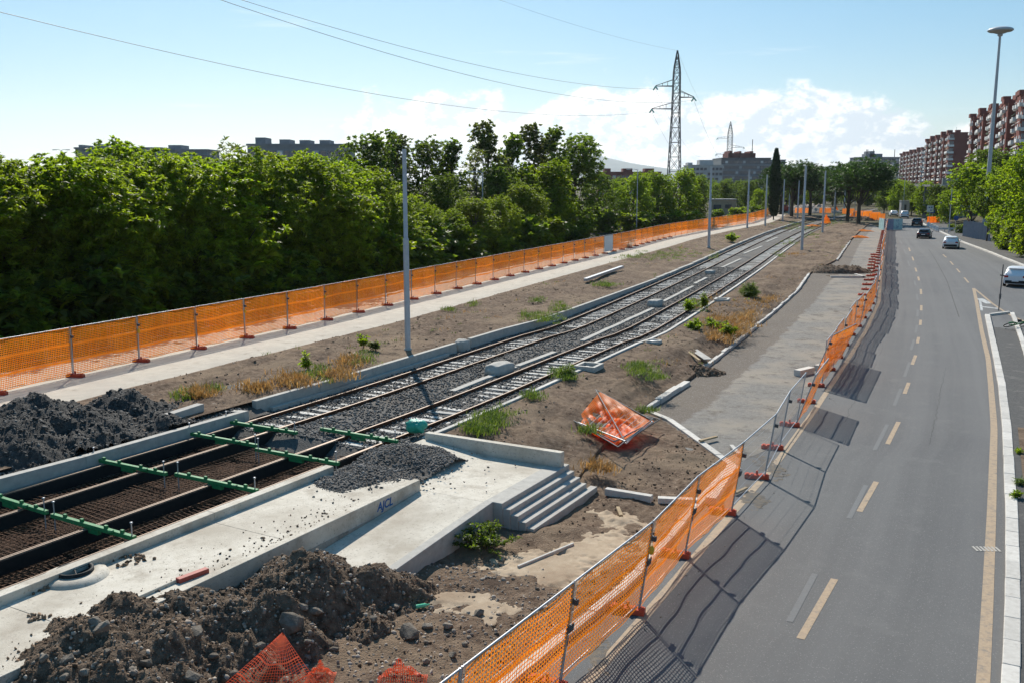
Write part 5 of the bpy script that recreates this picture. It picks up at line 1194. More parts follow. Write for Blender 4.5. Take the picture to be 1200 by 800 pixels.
for i, (px, Y, H) in enumerate([(712, 150, 3.5), (745, 152, 3), (772, 160, 2.6), (800, 165, 3), (840, 205, 2.2), (865, 212, 2.4), (880, 222, 2.6)]):
    plant('bush', i % 2, (px - 600) * Y / FOC, Y, 1.1, H, f'leafy shrub behind the far part of the left orange fence, {ordw(i)} from the left', 'far left shrubs', 1.4, cat='shrub')
for i, (px, yt, Y, kd, k) in enumerate([(905, 206, 330, 'dark', 0), (918, 208, 340, 'bright', 1), (930, 210, 330, 'dark', 1), (942, 207, 350, 'dark', 0), (953, 211, 340, 'bright', 0), (963, 208, 380, 'dark', 1), (972, 212, 350, 'dark', 0), (982, 209, 390, 'bright', 1), (992, 211, 360, 'dark', 1), (1002, 208, 380, 'dark', 0), (1012, 212, 350, 'bright', 0), (1022, 210, 370, 'dark', 1), (1036, 212, 340, 'dark', 0), (1050, 211, 350, 'bright', 1), (862, 212, 330, 'dark', 1), (846, 210, 350, 'dark', 0), (828, 211, 330, 'dark', 1), (880, 211, 340, 'dark', 0), (812, 206, 300, 'dark', 0), (725, 209, 260, 'dark', 1), (755, 207, 250, 'dark', 0)]):
    ptree(kd, k, px, yt, Y, f'far tree in the green belt across the end of the tracks, {ordw(i)} in planting order', .8, 'far belt of trees', 1.25)
ptree('cypress', 0, 904, 178, 203, 'tall narrow dark cypress standing alone by the left poles', 1.0, None, .82)
for px, yt, Y, k, lab in [(925, 193, 225, 0, 'umbrella pine right behind the cypress'), (946, 195, 240, 1, 'second umbrella pine right of the cypress'), (912, 196, 250, 1, 'umbrella pine partly hidden by the cypress'), (1003, 190, 190, 0, 'big umbrella pine standing alone left of the road'), (990, 193, 205, 1, 'umbrella pine close behind the big lone one'), (975, 212, 270, 1, 'small far umbrella pine between the tram poles'), (962, 215, 300, 0, 'farthest umbrella pine in the gap')]:
    ptree('pine', k, px, yt, Y, lab, .95, 'umbrella pines', 1.3)
for i, (px, yt, Y, kd, k, lab) in enumerate([(1032, 218, 262, 'dark', 0, 'far roadside tree right of the big pine'), (1048, 214, 250, 'bright', 1, 'second far roadside tree below the grey tower block'), (1064, 216, 240, 'dark', 1, 'third far roadside tree beneath the terrace wall'), (1080, 213, 225, 'bright', 0, 'fourth roadside tree left of the white sign'), (1095, 216, 200, 'dark', 0, 'dark roadside tree behind the white sign'), (1108, 222, 190, 'bright', 1, 'small bright tree right of the white sign'), (1134, 194, 140, 'street', 1, 'bright round tree behind the grey sheet fence'), (1154, 206, 130, 'street', 0, 'dark tree directly behind the grey sheet fence'), (1184, 188, 121, 'bright', 1, 'tall bright tree left of the biggest right hand tree'), (1206, 172, 110, 'bright', 0, 'biggest bright tree at the right picture edge'), (1232, 196, 100, 'bright', 1, 'tree cut by the right picture edge'), (1150, 176, 205, 'dark', 1, 'dark tree on the terrace below the brick block'), (1172, 180, 190, 'dark', 0, 'tree on the terrace right of the light mast'), (1120, 200, 230, 'dark', 1, 'tree at the end of the terrace wall')]):
    ptree(kd, k, px, yt, Y, lab, 1.0, 'roadside trees on the right', {1134: 1.0, 1154: .72, 1184: .95, 1206: .85, 1232: .8}.get(px, 1.05))
for i, (px, Y, H, k) in enumerate([(1176, 113, 4.6, 1), (1186, 108, 4.4, 1), (1198, 102, 4.2, 1), (1210, 96, 4, 0), (1168, 118, 3.6, 0), (1104, 160, 1.3, 1), (1113, 152, 1.6, 0)]):
    x = (px - 600) * Y / FOC; plant('bush', k, x + 1.2, Y, zr(Y) + .1, H * .8, f'bushy green hedge plant along the right pavement, {ordw(i)} in the planting', 'hedge plants on the right', .85, cat='shrub')
# ground plants on the works site
def blades(name, pts, n, h, w, mat, lab=None, spread=.3, cat=None, kind='stuff', r=rng):
    P = np.repeat(np.asarray(pts, float), n, 0); P[:, :2] += r.randn(len(P), 2) * spread
    m = len(P); a = r.rand(m) * 6.28; e = r.uniform(.35, 1.0, m); d = np.stack([np.cos(a) * (1 - e), np.sin(a) * (1 - e), e], -1); L = h * r.uniform(.5, 1.3, m)[:, None]
    s = np.stack([-np.sin(a), np.cos(a), 0 * a], -1) * w; q = P + d * L * .6; tip = P + d * L * .95 + np.stack([np.cos(a), np.sin(a), 0 * a], -1) * L * .25
    V = np.stack([P - s, P + s, q - s * .8, q + s * .8, tip - s * .1, tip + s * .1], 1).reshape(-1, 3); b = np.arange(m)[:, None] * 6
    o = obj(name, np_mesh(name, V, np.concatenate([b + np.array((0, 1, 3, 2)), b + np.array((2, 3, 5, 4))], 0), mat), None, kind)
    if lab: tag(o, lab, cat)
    return o
def drop(px, py, surf_names, z=1.0):
    return at(px, py, z)
GR = [(640, 372, 20, 8, 1.35), (655, 362, 14, 6, 1.35), (770, 299, 30, 6, 1.3), (800, 296, 20, 7, 1.3), (745, 301, 16, 3, 1.3), (705, 334, 12, 3, 1.3), (715, 334, 10, 3, 1.3), (620, 369, 10, 4, 1.3), (555, 357, 5, 2, 1.32), (525, 363, 6, 2, 1.32), (630, 352, 8, 2, 1.3), (217, 461, 14, 6, 1.32), (245, 458, 12, 4, 1.32), (425, 420, 16, 8, 1.34), (378, 436, 10, 8, 1.34), (360, 440, 10, 5, 1.34), (568, 497, 24, 10, .95), (585, 488, 18, 8, .95), (560, 503, 12, 4, .95), (655, 438, 10, 5, .95), (665, 441, 10, 4, .95), (750, 434, 14, 6, .9), (765, 440, 12, 5, .9), (745, 430, 10, 3, .9), (625, 463, 12, 4, .95), (815, 356, 12, 6, .95), (833, 300, 10, 5, .95), (940, 268, 22, 5, .98), (930, 262, 14, 3, 1.1), (908, 262, 12, 2.5, 1.2), (955, 274, 14, 5, .98), (925, 285, 10, 4, .98), (912, 300, 8, 4, .98), (975, 262, 14, 3, 1.0), (985, 252, 12, 3, 1.0), (1003, 283, 6, 5, .8), (760, 482, 6, 3, .25), (690, 505, 8, 4, .6)]
G1, G2 = [], []
for px, py, w, h, z in GR:
    for _ in range(int(w * 1.6)): G1.append(tuple(at(px + rng.normal(0, w * .5), py + rng.normal(0, h * .5), z + .03)))
for nm_, nn_ in (('earth_bank', 260), ('earth_strip', 260)):
    Q_ = ray_drop(nm_, rng.uniform(-14, 45, nn_ * 4), rng.uniform(26, 130, nn_ * 4)); k_ = fbm(Q_[:, 0] / 3.5, Q_[:, 1] / 3.5, 3) > .05; Q_ = Q_[k_]
    blades('sparse_grass', Q_, 14, .16, .012, M['grass'], spread=.14); blades('sparse_dry_grass', Q_[::2] + np.array((.5, .4, 0)), 14, .2, .012, M['drygrass'], spread=.3)
blades('grass_patches', G1, 26, .24, .012, M['grass'], spread=.16)
for px, py, w, h, z in [(235, 462, 14, 5, 1.32), (345, 446, 20, 6, 1.34), (300, 455, 14, 4, 1.33), (395, 440, 14, 5, 1.34), (410, 425, 10, 6, 1.34), (830, 360, 56, 9, .62), (850, 352, 50, 8, .55), (865, 372, 50, 8, .5), (880, 356, 44, 8, .5), (845, 395, 30, 6, .45), (835, 377, 46, 8, .6), (895, 350, 20, 5, .4), (860, 385, 30, 6, .5), (935, 300, 10, 3, .8), (700, 548, 8, 4, .3), (900, 330, 10, 3, .6)]:
    for _ in range(int(w * 1.3)): G2.append(tuple(at(px + rng.normal(0, min(w, 22) * .5), py + rng.normal(0, h * .5), z + .04)))
blades('dry_grass', G2, 30, .38, .016, M['drygrass'], spread=.24)
def weed(px, py, z, H, W, leaf, lab, n=150, ln=.16, wd=.06, stems=9, name='weed'):
    p = at(px, py, z); r = np.random.RandomState(int(px * 7 + py)); t = thing(name, lab, 'weed', p)
    m = MB(); T = []
    for k in range(stems):
        a = r.rand() * 6.28; q = W * r.rand() ** .6; e = Vector((q * math.cos(a), q * math.sin(a), H * r.uniform(.5, 1) * (1 - .45 * (q / W) ** 2)))
        m.tube([(e.x * .15, e.y * .15, -.08), (e.x * .6, e.y * .6, e.z * .6), e], [.012, .009, .004], 4, False)
        for _ in range(n // stems): s = r.uniform(.2, 1) ** .7; T.append((e.x * s + r.normal(0, .05), e.y * s + r.normal(0, .05), e.z * s))
    m.build('stem', M['bark'], t)
    V, F = fronds(r, np.array(T), 5, ln, wd, .1); obj('foliage', np_mesh('foliage', V, F, leaf), t); return t
weed(566, 642, .1, .62, .95, M['leaf_b'], 'leafy green weed bush against the ramp wall by the stair', 560, .085, .032, 40)
weed(877, 352, .55, 1.35, .7, M['grass'], 'tall grassy green bush behind the service road kerb', 420, .45, .03, 20)
weed(815, 388, .6, .75, .7, M['leaf_d'], 'low green bush beside the leaning planks, left one', 300, .16, .05, 16)
weed(838, 386, .55, .7, .8, M['leaf_d'], 'low green bush among dry grass, middle of three', 280, .16, .05, 16)
weed(855, 395, .45, .75, .5, M['leaf_a'], 'green bush at the kerb in the dry grass', 240, .2, .05, 14)
weed(808, 366, .85, .95, .35, M['leaf_d'], 'small sapling with thin leaves by the track kerb, left of two', 130, .25, .05, 6)
weed(824, 364, .85, 1.15, .22, M['leaf_a'], 'slim green sapling by the track kerb, right of two', 110, .22, .06, 4)
weed(663, 440, .95, .5, .45, M['grass'], 'small grassy tuft on the right track kerb near the chamber frame', 160, .22, .03, 12)
weed(857, 283, 1.25, 1.4, 1.1, M['leaf_d'], 'bright yellow green round shrub left of the far poles', 260, .3, .1, 16)
weed(425, 408, 1.35, .9, .3, M['leaf_d'], 'thin yellow weed stalk near the first tall pole', 70, .16, .06, 5)
weed(440, 412, 1.35, .75, .3, M['leaf_c'], 'thin weed beside the yellow stalk', 60, .16, .05, 5)
weed(362, 432, 1.35, .85, .3, M['leaf_d'], 'spindly green weed above the near grey wall', 60, .18, .05, 5)
weed(1192, 583, .12, .2, .2, M['leaf_d'], 'small weed tuft growing behind the white island kerb', 60, .1, .03, 8)
weed(1194, 530, .12, .16, .15, M['leaf_d'], 'tiny weed tuft higher up behind the white island kerb', 40, .1, .03, 8)
weed(1197, 567, .12, .2, .2, M['grass'], 'grass tuft at the right edge beside the island kerb', 60, .12, .02, 8)
# ------------------------------------------------------------------ buildings
def local_thing(name, lab, cat, o, dirv, grp=None):
    return thing(name, lab, cat, o, math.atan2(dirv[1], dirv[0]), grp)
SH = {}
def sbox(key, size, mat):
    k = (key, size, mat)
    if k not in SH: SH[k] = MB().box((0, 0, 0), size).mesh(key, M[mat])
    return SH[k]
bal_m = MB(); 
def balcony_mesh():
    m = MB(); n_ = 8; pts = [(-1.7, 0), (-1.55, -.75), (-1.0, -1.2), (0, -1.3), (1.0, -1.2), (1.55, -.75), (1.7, 0)]
    m.prism(pts, -.15, 0)
    for a, b in zip(pts, pts[1:]): m.beam((a[0], a[1], .5), (b[0], b[1], .5), .1, 1.0)
    return m.mesh('balcony', M['balcony'])
ME_bal = balcony_mesh()
ME_slab = MB().box((0, -.5, .45), (3.2, 1.0, .95)).mesh('balcony', M['balcony'])
aw = MB(); aw.add([(-1.3, -.05, 0), (1.3, -.05, 0), (1.3, -1.1, -.7), (-1.3, -1.1, -.7)], [(0, 1, 2, 3)]); ME_awns = [aw.mesh('awning', M[k_]) for k_ in ('palewall', 'awning_green', 'awning_orange', 'palewall')]
def apartment(lab, o, end, depth, zb, H, nfl, seed, nbay=None):
    """long brick block; local x runs along the road facade, local y points away from the road"""
    o = Vector(o); e = Vector(end); d = e - o; L_ = math.hypot(d.x, d.y); r = random.Random(seed)
    t = thing('apartment_block', lab, 'apartment block', (o.x, o.y, zb), math.atan2(d.y, d.x), 'brick apartment blocks')
    # the facade towards the road is on local +y side (left of travel is +y); the block body lies on -y
    n_ = nbay or max(3, round(L_ / 8)); bw = L_ / n_; fh = H / (nfl + .4)
    for k in range(n_):
        step = (k % 3) * .9; hh = H + (.9 if k % 3 == 1 else 0) - .6 * (k % 2)
        MB().box((bw * (k + .5), -depth / 2 - step / 2, hh / 2), (bw - .02, depth - step, hh)).build('wall', M['brick'], t)
        MB().box((bw * (k + .5), -step - .15, hh + .5), (bw * .5, 2.2, 1.3)).build('roof_turret', M['brick'], t)
        for f in range(nfl):
            z = fh * (f + .2) + .6
            for q, dx in enumerate((-bw * .24, bw * .24)):
                x = bw * (k + .5) + dx
                w = obj('window', sbox('window', (1.5, .12, 1.5), 'shutter' if r.random() < .55 else 'glass'), t, None, (x, -step + .04, z + 1.1))
                if (k + q) % 2 == 0 or r.random() < .35:
                    b = obj('balcony', ME_bal if (k % 3) else ME_slab, t, None, (x, -step, z)); b.rotation_euler.z = math.pi
                    if r.random() < .34: a = obj('awning', r.choice(ME_awns), t, None, (x, -step + .1, z + 2.6)); a.rotation_euler.z = math.pi
    # gable end towards the viewer
    for f in range(nfl):
        z = fh * (f + .2) + 1.6
        for y in ((-4.2, -7.0, -10.2) if seed == 1 else (-6.0,) if seed == 3 else ()):
            MB().box((-.05, y, z), (.14, 2.0, 1.5)).build('window', M['shutter' if r.random() < .75 else 'glass'], t)
        if seed < 4:
            bq = MB(); bq.box((-.25, -.9, z - .8), (.7, 2.2, .95)); bq.build('balcony', M['balcony'], t)
            MB().box((-.02, -.9, z + .5), (.1, 1.8, 1.6)).build('window', M['glass'], t)
    for x, h_ in ((L_ * .2, 2.2), (L_ * .45, 3.2), (L_ * .75, 2.4)):
        MB().box((x, -depth * .45, H + h_ / 2), (2.4, 2.4, h_)).build('stair_head', M['brick'], t)
    MB().tube([(L_ * .1, -4, H), (L_ * .1, -4, H + 3)], .05, 4).build('antenna', M['dark_steel'], t)
    return t
apartment('nearest red brick apartment block with white balconies at the right edge', (140, 264, 0), (172, 361, 0), 13, 6.0, 27.3, 8, 1)
apartment('second red brick apartment block with plain gable, left of the nearest', (210, 460, 0), (245, 571, 0), 14, 3.0, 30.3, 9, 2)
apartment('third red brick apartment block, small and far by the grey tower', (288, 671, 0), (330, 813, 0), 16, 3.0, 30.3, 9, 3)
def block(lab, x0, x1, ytop, Y, depth, zb, mat, nfl, nbay, name='office_block', roofs=(), cat='building', win='glass', band=True, ang=0., skip=0, wh=1.5):
    """box building seen frontally: px range x0..x1, top at pixel row ytop, distance Y"""
    X0 = (x0 - 600) * Y / FOC; X1 = (x1 - 600) * Y / FOC; H = CAM_Z + (HORIZON - ytop) * Y / FOC - zb; w = X1 - X0
    t = thing(name, lab, cat, (X0, Y, zb), ang)
    MB().box((w / 2, depth / 2, H / 2), (w, depth, H)).build('wall', M[mat], t)
    MB().box((w / 2, depth / 2, H + .2), (w + .6, depth + .6, .5)).build('roof', M[mat], t)
    fh = H / (nfl + .3)
    for f in range(skip, nfl):
        z = fh * (f + .55)
        if band:
            MB().box((w / 2, -.12, fh * f + .2), (w, .2, fh * .28)).build('spandrel_band', M['greywall' if mat == 'office' else 'palewall'], t)
        for k in range(nbay):
            obj('window', sbox('window', (round(w / nbay * .72, 2), .16, round(min(wh, fh * .55), 2)), win if (k * 7 + f * 3) % 5 else 'shutter'), t, None, (w * (k + .5) / nbay, -.04, z + .2))
    for (a, b, h_) in roofs:
        MB().box((w * (a + b) / 2, depth / 2, H + h_ / 2 + .3), (w * (b - a), depth * .6, h_)).build('roof_plant', M['brick' if mat == 'office' else mat], t)
    return t, H, w
t, H, w = block('dark glass office block on the skyline with rooftop machinery', 841, 898, 187, 600, 26, 1, 'office', 7, 14, roofs=((.17, .73, 3.2), (.2, .25, 4.6), (.4, .44, 4.4), (.62, .68, 4.4)))
MB().tube([(w * .68, 8, H), (w * .68, 8, H + 12)], .25, 5).build('antenna', M['dark_steel'], t)
block('pale grey building left of the dark office block', 803, 843, 195, 560, 14, 1, 'palewall', 6, 9, 'apartment_block', ((.35, .75, 3), (.02, .15, 1.5)))
block('low grey flat building right of the cypress top', 896, 915, 189, 640, 14, 1, 'greywall', 8, 5, 'apartment_block')
block('low red and grey far building before the mountain', 700, 772, 203, 480, 14, 1, 'brick', 4, 14, 'apartment_block', ((.1, .2, 1.8), (.4, .55, 1.8), (.75, .9, 1.8)))
t, H, w = block('grey tower block with roof antennas beyond the big pine', 1000, 1046, 186, 700, 20, 1, 'greywall', 10, 10, 'tower_block', ((.25, .62, 2.6), (.3, .42, 4.5)), wh=1.4)
for q in (.24, .27, .42, .95): MB().tube([(w * q, 6, H), (w * q, 6, H + 6)], .25, 5).build('antenna', M['dark_steel'], t)
for lab, x0, x1, yt, Y, rf in [('grey apartment block above the left trees, nearest the left edge', 98, 196, 176, 300, ((.0, .05, 1.0), (.2, .36, 1.2))), ('grey apartment block above the trees, second from the left', 190, 250, 178, 320, ((.2, .45, 1.6),)), ('long grey apartment block with roof huts, third from the left', 296, 412, 172, 300, ((.06, .16, 2.2), (.3, .4, 1.6), (.5, .6, 1.4), (.7, .8, 1.4)))]:
    block(lab, x0, x1, yt, Y, 13, 1, 'greywall', 5, max(5, int((x1 - x0) / 8)), 'apartment_block', rf, skip=2, wh=1.8)
# hut by the left fence
p = Vector(((829 - 600) * 240 / FOC, 240, 1.1)); t = thing('hut', 'small tan rendered hut with dark door behind the left fence end', 'hut', p)
MB().box((3.4, 2.5, 1.9), (6.8, 5, 3.8)).build('wall', M['tan'], t); MB().box((3.4, 2.5, 3.92), (7.2, 5.4, .25)).build('roof', M['terrace'], t)
MB().box((2.0, -.03, 1.3), (1.9, .12, 2.6)).build('door', M['dark_steel'], t); MB().box((4.8, -.03, 2.2), (1.6, .12, .9)).build('window', M['glass'], t)
# terrace walls under the brick blocks
for x0, x1, y0, y1, Y, lab in [(1097, 1130, 209, 217, 215, 'pale concrete terrace parapet below the second brick block'), (1066, 1083, 215, 221, 300, 'far pale concrete terrace parapet below the third brick block')]:
    X0 = (x0 - 600) * Y / FOC; X1 = (x1 - 600) * Y / FOC; zt = CAM_Z + (HORIZON - y0) * Y / FOC; zb_ = CAM_Z + (HORIZON - y1) * Y / FOC
    t = thing('terrace', lab, 'terrace', (X0, Y, .8))
    MB().box(((X1 - X0) / 2, 0, (zt + zb_) / 2 - .8), (X1 - X0, .5, zt - zb_)).build('parapet', M['terrace'], t)
    MB().box(((X1 - X0) / 2 + 12, 7.4, zb_ - .95), (X1 - X0 + 24, 14, .5)).build('deck', M['terrace'], t)
    for k in range(5): MB().box(((X1 - X0) * (k + .5) / 5, 1.2, (zb_ - 2.0) / 2), (.5, .5, zb_ - 2.0)).build('column', M['terrace'], t)
    MB().box(((X1 - X0) / 2 + 12, 9, (zb_ - 1.3) / 2), (X1 - X0 + 24, .4, zb_ - 1.3)).build('back_wall', M['greywall'], t)
# ------------------------------------------------------------------ cars
def car(lab, paint, loc, ang, L_=4.3, W=1.8, H=1.5, name='hatchback_car', sedan=False, cat='car'):
    """local +x is the driving direction, x=0 the rear bumper"""
    t = thing(name, lab, cat, loc, ang); w = W / 2; be = H * .60
    # station: x, half width, sill z, belt z, roof half width, roof z
    S = [(0, w * .86, .34, H * .52, w * .80, H * .55), (.06, w * .96, .24, be - .02, w * .86, be + .02), (.35, w, .2, be + .02, w * .84, H * .78), (.75, w, .2, be + .02, w * .78, H * .97), (1.5, w, .2, be, w * .78, H), (2.2, w, .2, be - .02, w * .78, H * .985), (2.75, w, .2, be - .04, w * .76, H * .88), (3.3, w * .99, .2, be - .06, w * .82, be + .0), (L_ - .25, w * .93, .22, be - .16, w * .76, be - .1), (L_, w * .78, .3, .55, w * .6, .6)]
    if sedan: S[2] = (.35, w, .2, be + .02, w * .84, H * .70); S[3] = (.8, w, .2, be + .02, w * .78, H * .93)
    G = []
    for x, hw, zs, zb, rw, zt in S:
        half = [(hw * .93, zs), (hw, zs + .18), (hw, zb - .12), (hw * .97, zb), (rw, zt - .05), (rw * .75, zt), (0, zt + .012)]
        G.append([(x, y, z) for y, z in half] + [(x, -y, z) for y, z in half[-2::-1]])
    k = len(G[0]); m = MB(); F = []
    for i in range(len(G) - 1):
        for j in range(k - 1): F.append((i * k + j, i * k + j + 1, (i + 1) * k + j + 1, (i + 1) * k + j))
    m.add([p for g in G for p in g], F, True)
    m.add(G[0], [tuple(range(k))]); m.add(G[-1], [tuple(range(k))[::-1]]); m.add([G[i][0] for i in range(len(G))] + [G[i][-1] for i in range(len(G))], [(i, i + 1, len(G) + i + 1, len(G) + i) for i in range(len(G) - 1)])
    m.build('body', paint, t)
    def lerp3(a, b, f): return tuple(a[i] + (b[i] - a[i]) * f for i in range(3))
    def pane(nm, q, off, mat='carglass'):
        a, b, c, d = [Vector(p) for p in q]; nrm = (b - a).cross(d - a).normalized(); cc = (a + b + c + d) / 4
        if nrm.dot(cc - Vector((2, 0, H * .5))) < 0: nrm = -nrm
        q = [p.lerp(cc, .1) + nrm * off for p in (a, b, c, d)]; MB().add(q + [p - nrm * .02 for p in q], [(0, 1, 2, 3), (7, 6, 5, 4), (0, 4, 5, 1), (1, 5, 6, 2), (2, 6, 7, 3), (3, 7, 4, 0)]).build(nm, M[mat], t)
    pane('rear_window', (G[1][4], G[1][k - 5], G[3][k - 5], G[3][4]), .03)
    pane('windscreen', (G[7][4], G[7][k - 5], G[6][k - 5], G[6][4]), .03)
    for a, b in ((2, 4), (4, 6)):
        pane('side_window', (G[a][3], G[b][3], G[b][4], G[a][4]), .02); pane('side_window', (G[a][k - 4], G[b][k - 4], G[b][k - 5], G[a][k - 5]), .02)
    for x in (.78, L_ - .82):
        for s in (-1, 1):
            wl_ = MB().lathe([(0, -.1), (.28, -.1), (.33, -.07), (.33, .07), (.28, .1), (0, .1)], n=18).build('wheel', M['black'], t); wl_.location = (x, s * (w - .08), .33); wl_.rotation_euler = (R(90), 0, 0)
            MB().lathe([(0, -s * .105), (.2, -s * .105), (.21, -s * .09)], n=14).build('rim', M['zinc'], wl_)
            MB().lathe([(.35, -.02), (.39, -.02), (.39, .02), (.35, .02)], (0, 0, 0), 18).build('wheel_arch', M['black'], wl_).location = (0, 0, -s * .085)
    for s in (-1, 1):
        MB().box((.03, s * w * .74, H * .53), (.16, .3, .16)).build('tail_light', M['taillight'], t, bevel=.03)
        MB().box((3.0, s * (w + .1), be + .03), (.16, .2, .13)).build('mirror', paint if name != 'suv_car' else M['black'], t, bevel=.03)
        MB().box((L_ - .12, s * w * .66, .62), (.2, .3, .12)).build('headlight', M['signwhite'], t, bevel=.03)
    MB().box((.02, 0, .42), (.14, W * .82, .24)).build('bumper', M['black'], t, bevel=.04)
    MB().box((-.05, 0, .60 if name != 'suv_car' else .52), (.03, .5, .12)).build('number_plate', M['plate'], t)
    MB().box((.55, 0, H * .93), (.3, W * .66, .03)).build('roof_spoiler', paint, t, bevel=.01)
    return t
def road_ang(P): a, b = P; return math.atan2(b.y - a.y, b.x - a.x)
def put_car(px, py, hd, **k):
    p = at_road(px, py, .012); return car(loc=p, ang=hd, **k)
put_car(1189, 337, R(56), lab='white SUV with black lower rear, cut by the right picture edge', paint=M['carwhite'], L_=4.4, W=1.84, H=1.62, name='suv_car')
put_car(1113.5, 292, R(63), lab='white hatchback driving away in the right lane, next beyond the SUV', paint=M['carwhite'], H=1.5)
put_car(1081.5, 280, R(62), lab='dark blue grey car driving away in the middle of the road', paint=M['cardark'], H=1.42, sedan=True)
put_car(1074, 265.5, R(64), lab='black car farthest ahead among the moving cars on the road', paint=M['carblack'], H=1.5)
put_car(1060, 256.5, R(70), lab='white van like car beyond the teal hoarding', paint=M['carwhite'], H=1.8)
put_car(1048, 254, R(75), lab='pale parked car half hidden behind the teal hoarding', paint=M['carwhite'], H=1.45)
# ------------------------------------------------------------------ roadworks furniture far along the road
p = at_road(1036, 270); q = at_road(1057, 269.5); d = q - p; t = thing('hoarding', 'pale teal printed hoarding box standing on the road end', 'hoarding', p, math.atan2(d.y, d.x)); L_ = d.length
for k in range(4): MB().box((L_ * (k + .5) / 4, 0, .98), (L_ / 4 - .04, .08, 1.9)).build('hoarding_panel', M['teal_print' if k in (0, 1) else 'teal'], t)
for k in range(5): MB().box((L_ * k / 4, .02, 1.0), (.07, .1, 2.0)).build('post', M['zinc'], t)
MB().beam((.04, .1, .98), (3.2, 4.6, .98), .08, 1.9).build('side_panel', M['teal'], t)
def sign(px, py, ytop, w, h, z, lab, mat, shape='rect', marks=True):
    p = at(px, py, z); H = CAM_Z - z - 0; zt = CAM_Z + (HORIZON - ytop) * p.y / FOC - z
    t = thing('road_sign', lab, 'road sign', p)
    MB().tube([(0, .06, 0), (0, .06, zt)], .04, 6).build('post', M['zinc'], t)
    if shape == 'rect':
        MB().box((0, 0, zt - h / 2), (w, .04, h)).build('plate', M[mat], t)
        if marks:
            for dx, dz in ((-.16, .22), (.18, .22), (.1, -.2)): MB().box((dx * w, -.024, zt - h / 2 + dz * h), (.2 * w, .01, .16 * h)).build('printed_mark', M['blue' if mat != 'blue' else 'signwhite'], t)
    else:
        b = MB().lathe([(0, -.02), (w / 2, -.02), (w / 2, .02), (0, .02)], n=20).build('plate', M[mat], t); b.location = (0, 0, zt - h / 2); b.rotation_euler = (R(90), 0, 0)
    return t
sign(1089, 262, 240.5, 1.35, 1.35, 1.0, 'square white sign with small dark symbols before the roadside trees', 'signwhite')
sign(1092, 261, 246, .9, .6, 1.0, 'small blue sign just right of the white square sign', 'blue', marks=False)
sign(1119, 276, 252.5, .75, .75, 1.0, 'round blue sign near the end of the grey sheet fence', 'blue', 'round')
c = at(1059, 254, 1.0); t = thing('entrance_pillar', 'tall tan rendered pillar with a dark slit beyond the hoarding', 'pillar', c); MB().box((0, 0, 1.9), (2.0, 1.2, 3.8)).build('wall', M['palewall'], t); MB().box((0, -.6, 1.7), (.5, .1, 2.4)).build('opening', M['dark_steel'], t); MB().box((0, 0, 3.85), (2.2, 1.4, .15)).build('cap', M['terrace'], t)
# orange barrier and jersey blocks at the pavement
a = at_road(1086, 262); t = thing('orange_barrier', 'bright orange netted barrier beside the white blocks on the far pavement', 'barrier', a, R(20))
f = lambda u, v: (3.3 * u, .04 * math.sin(9 * u), .15 + 1.15 * v); obj('net_sheet', net_mesh('net_sheet', f, 34, 14, .07, .07, M['net'], (), 2, 2), t)
for x in (0, 1.65, 3.3): MB().tube([(x, 0, 0), (x, 0, 1.4)], .03, 5).build('stake', M['dark_steel'], t)
jb = MB().prism([(-.3, -.5), (.3, -.5), (.3, .5), (-.3, .5)], 0, .18); jb.prism([(-.16, -.5), (.16, -.5), (.12, .5), (-.12, .5)], .18, .75); ME_j = jb.mesh('barrier_block', M['signwhite'])
for k, (px, py) in enumerate([(1088, 266), (1091.5, 268), (1095, 270), (1098, 271.5)]):
    p = at_road(px, py, .13); o = obj('jersey_block', ME_j, None, None, p); o.rotation_euler.z = R(-30); tag(o, f'white plastic barrier block at the far pavement, {ORD[k]} from the road end', 'barrier block', 'white blocks on the far kerb')
a = at_road(1100, 272.5); b = at_road(1127, 272.5); d = b - a; t = thing('guard_rail', 'low pale guard rail along the far pavement before the sheet fence', 'guard rail', a, math.atan2(d.y, d.x)); MB().box((d.length / 2, 0, .62), (d.length, .08, .3)).build('rail', M['zinc'], t)
for k in range(5): MB().box((d.length * k / 4, .08, .35), (.1, .1, .7)).build('post', M['zinc'], t)
# corrugated sheet fence
pa = at_road(1128, 278); pb = at_road(1160, 284); d = pb - pa; t = thing('sheet_fence', 'grey blue corrugated sheet fence behind the right pavement', 'fence', pa, math.atan2(d.y, d.x)); n_ = 9; L_ = d.length
for k in range(n_):
    m = MB(); w = L_ / n_ - .02; q = 10
    pts = [(L_ * k / n_ + w * i / q, (.04 if (i // 1) % 2 else -.04)) for i in range(q + 1)]
    m.add([(x, y, .1) for x, y in pts] + [(x, y, 2.5) for x, y in pts], [(i, i + 1, q + 2 + i, q + 1 + i) for i in range(q)]); m.build('sheet_panel', M['fence_sheet'], t)
    MB().box((L_ * k / n_, .1, 1.3), (.07, .07, 2.6)).build('post', M['zinc'], t)
# traffic post on the island nose
p = at(1170, 366, .1); t = thing('sign_post', 'thin dark sign post at the traffic island nose, seen edge on', 'sign post', p)
MB().tube([(0, 0, 0), (.06, 0, 3.3)], .035, 6).build('post', M['dark_steel'], t); MB().box((.05, 0, 2.55), (.05, .5, .1)).build('bracket', M['dark_steel'], t); MB().box((.02, 0, 1.1), (.1, .12, .35)).build('band', M['dark_steel'], t)
